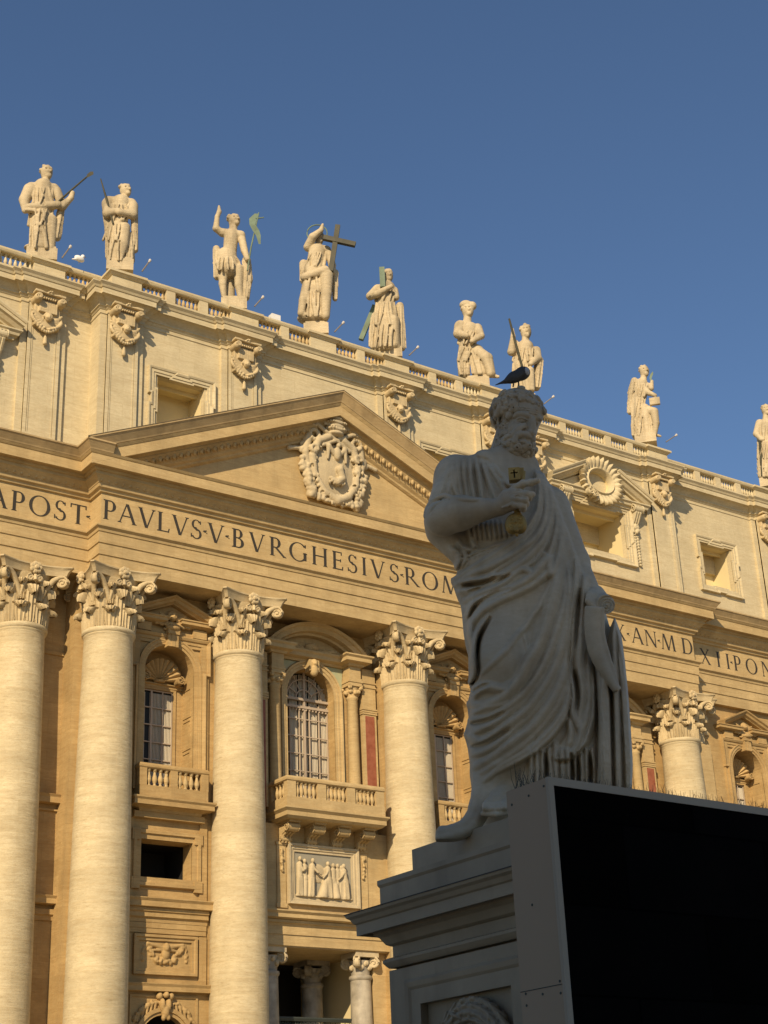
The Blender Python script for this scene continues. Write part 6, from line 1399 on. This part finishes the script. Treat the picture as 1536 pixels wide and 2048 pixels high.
figure('bare legged figure in a fur tunic raising one finger, with a green bannered staff', (468, 600), YB[1]+.1, K2,
  [('h', [(252, 182, 44, 44, .8)]), ('c', [(235, 270, 52), (225, 360, 48), (215, 410, 58)]), ('c', [(185, 255, 32), (290, 270, 34)]), ('c', [(178, 255, 28), (143, 230, 24, -20), (150, 160, 17, -25), (162, 130, 17, -25), (161, 96, 8, -25)]),
   ('c', [(295, 285, 28), (312, 360, 25, -20), (330, 412, 18, -45)]), ('r', [(205, 400, 70), (215, 470, 72)]), ('c', [(190, 470, 36), (182, 560, 27, -10), (192, 640, 19)]), ('c', [(278, 470, 36, -12), (278, 570, 28, -20), (290, 648, 20, -15)]), ('r', [(325, 420, 30), (332, 540, 30), (320, 640, 26)]), ('r', [(145, 350, 24), (150, 520, 22)]), ('c', [(230, 500, 30, 40), (230, 640, 30, 40)])],
  [('staff', BRONZE, 'tube', [(330, 480, 5, -50), (352, 340, 5, -50), (398, 135, 4, -50)]), ('banner', BRONZE, 'flag', [(385, 140, 12, -50), (362, 170, 22, -46), (360, 205, 18, -55), (380, 240, 20, -48), (395, 270, 14, -55), (403, 322, 6, -50)]), ('staff_cross', BRONZE, 'tube', [(378, 170, 4, -50), (428, 164, 4, -50)])])
figure('draped figure raising a hand with a halo and a tall bronze cross, above the pediment', (632, 650), YB[1]+.1, K2,
  [('h', [(757, 285, 36, 46, .5)]), ('r', [(745, 370, 58), (735, 450, 62)]), ('c', [(695, 340, 34), (800, 360, 34)]), ('c', [(692, 340, 34, -10), (718, 280, 28, -50), (768, 240, 18, -60), (778, 205, 9, -60)]), ('c', [(815, 380, 30), (835, 450, 26, -20), (835, 490, 22, -30)]),
   ('r', [(725, 480, 72), (725, 600, 66), (735, 750, 68)]), ('c', [(800, 510, 48, -55), (800, 620, 38, -60), (795, 750, 30, -50)]), ('c', [(690, 570, 42, -40), (665, 660, 34, -40), (650, 735, 26, -40)]), ('r', [(665, 440, 30), (668, 540, 28)]), ('r', [(855, 490, 20), (852, 650, 16)]), ('c', [(670, 520, 30, -60), (790, 480, 36, -70)]), ('e', [(720, 765, 95, 34)])],
  [('cross_post', DBRONZE, 'plank', (868, 212), (826, 485), 15, -70), ] and [('cross_post', DBRONZE, 'plank', [(868, 212), (826, 485), 15, -70]), ('cross_arm', DBRONZE, 'plank', [(783, 284), (973, 326), 15, -74]), ('halo', BRONZE, 'ring', (745, 258, 62, 4))])
figure('bearded robed figure carrying a slanting green bronze beam, right of the pediment top', (780, 697), YB[1]+.1, K2,
  [('h', [(1165, 512, 40, 46, .5)]), ('r', [(1160, 590, 58), (1150, 660, 58)]), ('c', [(1105, 590, 34), (1062, 632, 30, -30), (1100, 620, 26, -70), (1185, 575, 17, -80)]), ('c', [(1205, 600, 28), (1215, 640, 24, -20)]),
   ('r', [(1150, 670, 66), (1150, 800, 84), (1150, 935, 88)]), ('c', [(1200, 780, 45, -40), (1205, 920, 36, -40)]), ('r', [(1238, 690, 26), (1250, 940, 24)]), ('r', [(1100, 760, 40), (1090, 930, 36)])],
  [('beam', BRONZE, 'plank', [(1130, 463), (1136, 580), 16, -60]), ('beam_end', BRONZE, 'plank', [(1088, 690), (1006, 892), 14, 20])])
figure('wild haired robed figure with one bent knee and hands together, between pediment and apostle head', (955, 757), YB[1]+.1, K3,
  [('h', [(130, 98, 34, 38, .3)]), ('r', [(140, 190, 46), (130, 250, 46)]), ('c', [(95, 170, 34), (86, 205, 28, -30), (125, 215, 15, -60)]), ('c', [(175, 180, 28), (192, 215, 20, -40), (150, 240, 14, -60)]), ('r', [(125, 265, 42), (110, 330, 34), (112, 395, 30)]), ('c', [(150, 280, 40), (220, 320, 32, -40), (238, 390, 26, -30)]), ('r', [(170, 290, 40), (190, 390, 45)]), ('c', [(235, 400, 14), (272, 406, 9, -30)]), ('e', [(120, 70, 30, 22), (150, 75, 22, 22)])])
figure('slender robed figure holding a thin dark crozier, directly behind the apostle head', (1048, 792), YB[2]+.1, K3,
  [('h', [(402, 195, 32, 40, .3)]), ('r', [(400, 270, 44), (395, 330, 46)]), ('c', [(350, 255, 26), (334, 290, 22, -20), (342, 218, 14, -40), (340, 185, 8, -40)]), ('c', [(450, 285, 26), (458, 320, 22, -20), (425, 345, 15, -50)]), ('r', [(385, 345, 50), (385, 470, 52)]), ('r', [(465, 330, 22), (450, 455, 22)]), ('c', [(420, 380, 26, -40), (425, 470, 22, -40)])],
  [('crozier', DBRONZE, 'tube', [(324, 135, 5, -50), (345, 215, 6, -50), (385, 360, 6, -55)])])
figure('bearded cloaked figure with a book on his raised knee and a small palm leaf', (1290, 868), YB[2]+.1, K5,
  [('h', [(252, 222, 62, 70, .7)]), ('r', [(225, 350, 70), (220, 480, 68)]), ('c', [(215, 360, 55), (285, 440, 38, -50), (365, 472, 24, -70)]), ('c', [(290, 370, 38), (325, 400, 30, -10), (332, 325, 20, -20)]), ('r', [(150, 320, 42), (115, 450, 36), (105, 650, 30)]), ('r', [(200, 500, 75), (190, 690, 75), (190, 885, 72)]),
   ('c', [(240, 620, 65), (355, 640, 50, -50), (375, 760, 42, -50), (360, 870, 30, -40)]), ('r', [(300, 650, 50), (300, 870, 55)]), ('b', [(360, 535, 55, 42, -60)]), ('c', [(370, 880, 22), (420, 895, 14, -40)]), ('c', [(260, 600, 50, -30), (280, 880, 40, -30)])],
  [('palm_leaf', BRONZE, 'flag', [(320, 325, 6, -20), (318, 285, 12, -20), (330, 250, 14, -20), (340, 225, 4, -20)])])
figure('robed figure leaning on a dark notched staff, rightmost at the edge', (1538, 955), YB[3]+.1, K5,
  [('h', [(1518, 625, 62, 68, .3)]), ('r', [(1520, 780, 80), (1520, 930, 85)]), ('c', [(1450, 760, 52), (1415, 870, 42, -30), (1470, 930, 28, -70)]), ('c', [(1600, 760, 52), (1620, 880, 42), (1600, 940, 28, -50)]), ('r', [(1530, 950, 95), (1525, 1120, 90), (1525, 1310, 90)]), ('r', [(1445, 900, 28), (1452, 1310, 26)])],
  [('notched_staff', DBRONZE, 'tube', [(1450, 930, 16, -60), (1465, 1100, 18, -60), (1470, 1310, 18, -60)])])
# ---- lamps leaning out from the pedestals
def world(px, py, y0):
    d = F_+((px-768)/FPX)*R_-((py-1024)/FPX)*U_; return Vector(CAM+d*((y0-CAM[1])/d[1]))
LZ = [((124, 516), (141, 493), 2, 'first lamp'), ((284, 543), (300, 521), 1, ''), ((509, 613), (526, 594), 1, ''), ((669, 664), (687, 645), 1, ''), ((818, 711), (836, 694), 1, ''), ((1088, 808), (1107, 793), 2, ''), ((1332, 884), (1353, 870), 2, '')]
WHO = ['leftmost figure with the book', 'figure with the halberd', 'figure with the banner', 'figure with the cross', 'figure with the green beam', 'apostle head, seen against the sky', 'figure with the palm leaf']
for (b, t, s_, _), who in zip(LZ, WHO):
    y = YB[s_]-.5; p = world(*b, y); q = world(*t, y-.25)
    e = tag(empty('floodlight', p), 'thin pole lamp with white tip beside the '+who, 'lamp', 'pole lamps beside the figures')
    m = MB().tube([(0, 0, 0), q-p], [.045, .035], 6); m.build('pole', LAMPM, e)
    m = MB().ball(q-p, .085, 8, 6, (1, 1, 1.2)); m.tube([(q-p)*.84, (q-p)*.99], [.05, .08], 8); m.build('lamp_head', LAMPTIP, e)
p = Vector((-2.95, -.05, 47.2)); e = tag(empty('loudspeaker', p), 'small white box standing on the balustrade rail left of the cross bearing figure', 'speaker')
MB().box(-.3, .3, -.2, .2, .06, .62).build('case', WHITE, e); MB().box(-.12, .12, -.12, .12, 0, .07).build('foot', LAMPM, e)
p = Vector((-15.55, -.15, 47.2)); e = tag(empty('white_gull', p), 'tiny white gull perched on the rail between the two leftmost figures', 'bird')
S = Sculpt((-.5, -.35, -.02), (.5, .35, .75), .03); S.ell((0, 0, .28), (.3, .17, .17), .05, ('Y', .25)); S.ell((.2, 0, .5), (.11, .1, .11), .05); S.cap((.12, 0, .34), (.2, 0, .48), .1, .08, .04); S.cap((-.2, 0, .2), (-.42, 0, .12), .08, .03, .04); S.build('body', WHITE, e)
S = Sculpt((.1, -.2, .3), (.5, .2, .7), .02); S.cap((.28, 0, .49), (.38, 0, .47), .03, .012, .01); S.build('beak', GOLD, e)
for s_ in (-.06, .06): MB().tube([(0, s_, 0), (.01, s_, .16)], .015, 5).build('leg', LAMPM, e)
# ================================================================ the square around it
g = MB().add([(-400, -400, -2.4), (400, -400, -2.4), (400, 300, -2.4), (-400, 300, -2.4)], [(0, 1, 2, 3)]).build('ground', GROUND); g['kind'] = 'structure'
m = MB()
for i in range(18): m.box(-62, 62, -34+1.15*i, 14, -2.41+.22*i, -2.18+.22*i)
st = m.build('church_steps', PEDM); st['kind'] = 'structure'
# unseen block added to shade the statue, kept short so sunlit ground bounces
WG = tag(empty('shade_block', (-56, -74.5, -2.4)), 'unseen tall ochre block added beside the square to shade the statue, left of the viewer and outside the picture', 'shadow caster')
def wb(m, name, mt): o = m.build(name, mt, WG); o.matrix_parent_inverse = Matrix.Translation((56, 74.5, 2.4)); return o
wb(MB().box(-64, -49.5, -87, -62, -2.4, 18.6), 'wall', OCHRE)
wb(MB().sweep([(-.3, 18.0), (.1, 18.0), (.15, 18.3), (.5, 18.5), (.8, 18.6), (.8, 18.9), (1.0, 19.1), (-.3, 19.2)], [(-64, -87), (-49.5, -87), (-49.5, -62), (-64, -62)], PLAN, True), 'cornice', OCHRE)
wb(MB().box(-63.8, -49.7, -86.8, -62.2, 19.2, 23.2), 'parapet', OCHRE)  # raised to keep the sun off the statue's head
wb(MB().prism([(-63.5, 23.2), (-49.9, 23.2), (-56.7, 25.6)], lambda a, b, h: (a, h, b), -86.5, -62.4), 'roof', ROOF)
y = -86
while y < -66:
    wb(MB().box(-49.5, -49.2, y-.5, y+.5, -2.4, 18.0), 'pilaster', OCHRE)
    fr_ = wb(MB().sweep([(0, -.02), (0, .14), (.3, .14), (.3, -.02)], [(y+2.2, 6.5), (y+4.0, 6.5), (y+4.0, 10.2), (y+2.2, 10.2)][::-1], lambda a, b, h: (-49.5+h, a, b), True), 'window_frame', CARVED)
    wb(MB().box(-49.52, -49.46, y+2.2, y+4.0, 6.5, 10.2), 'window', GLASS)
    y += 6.1
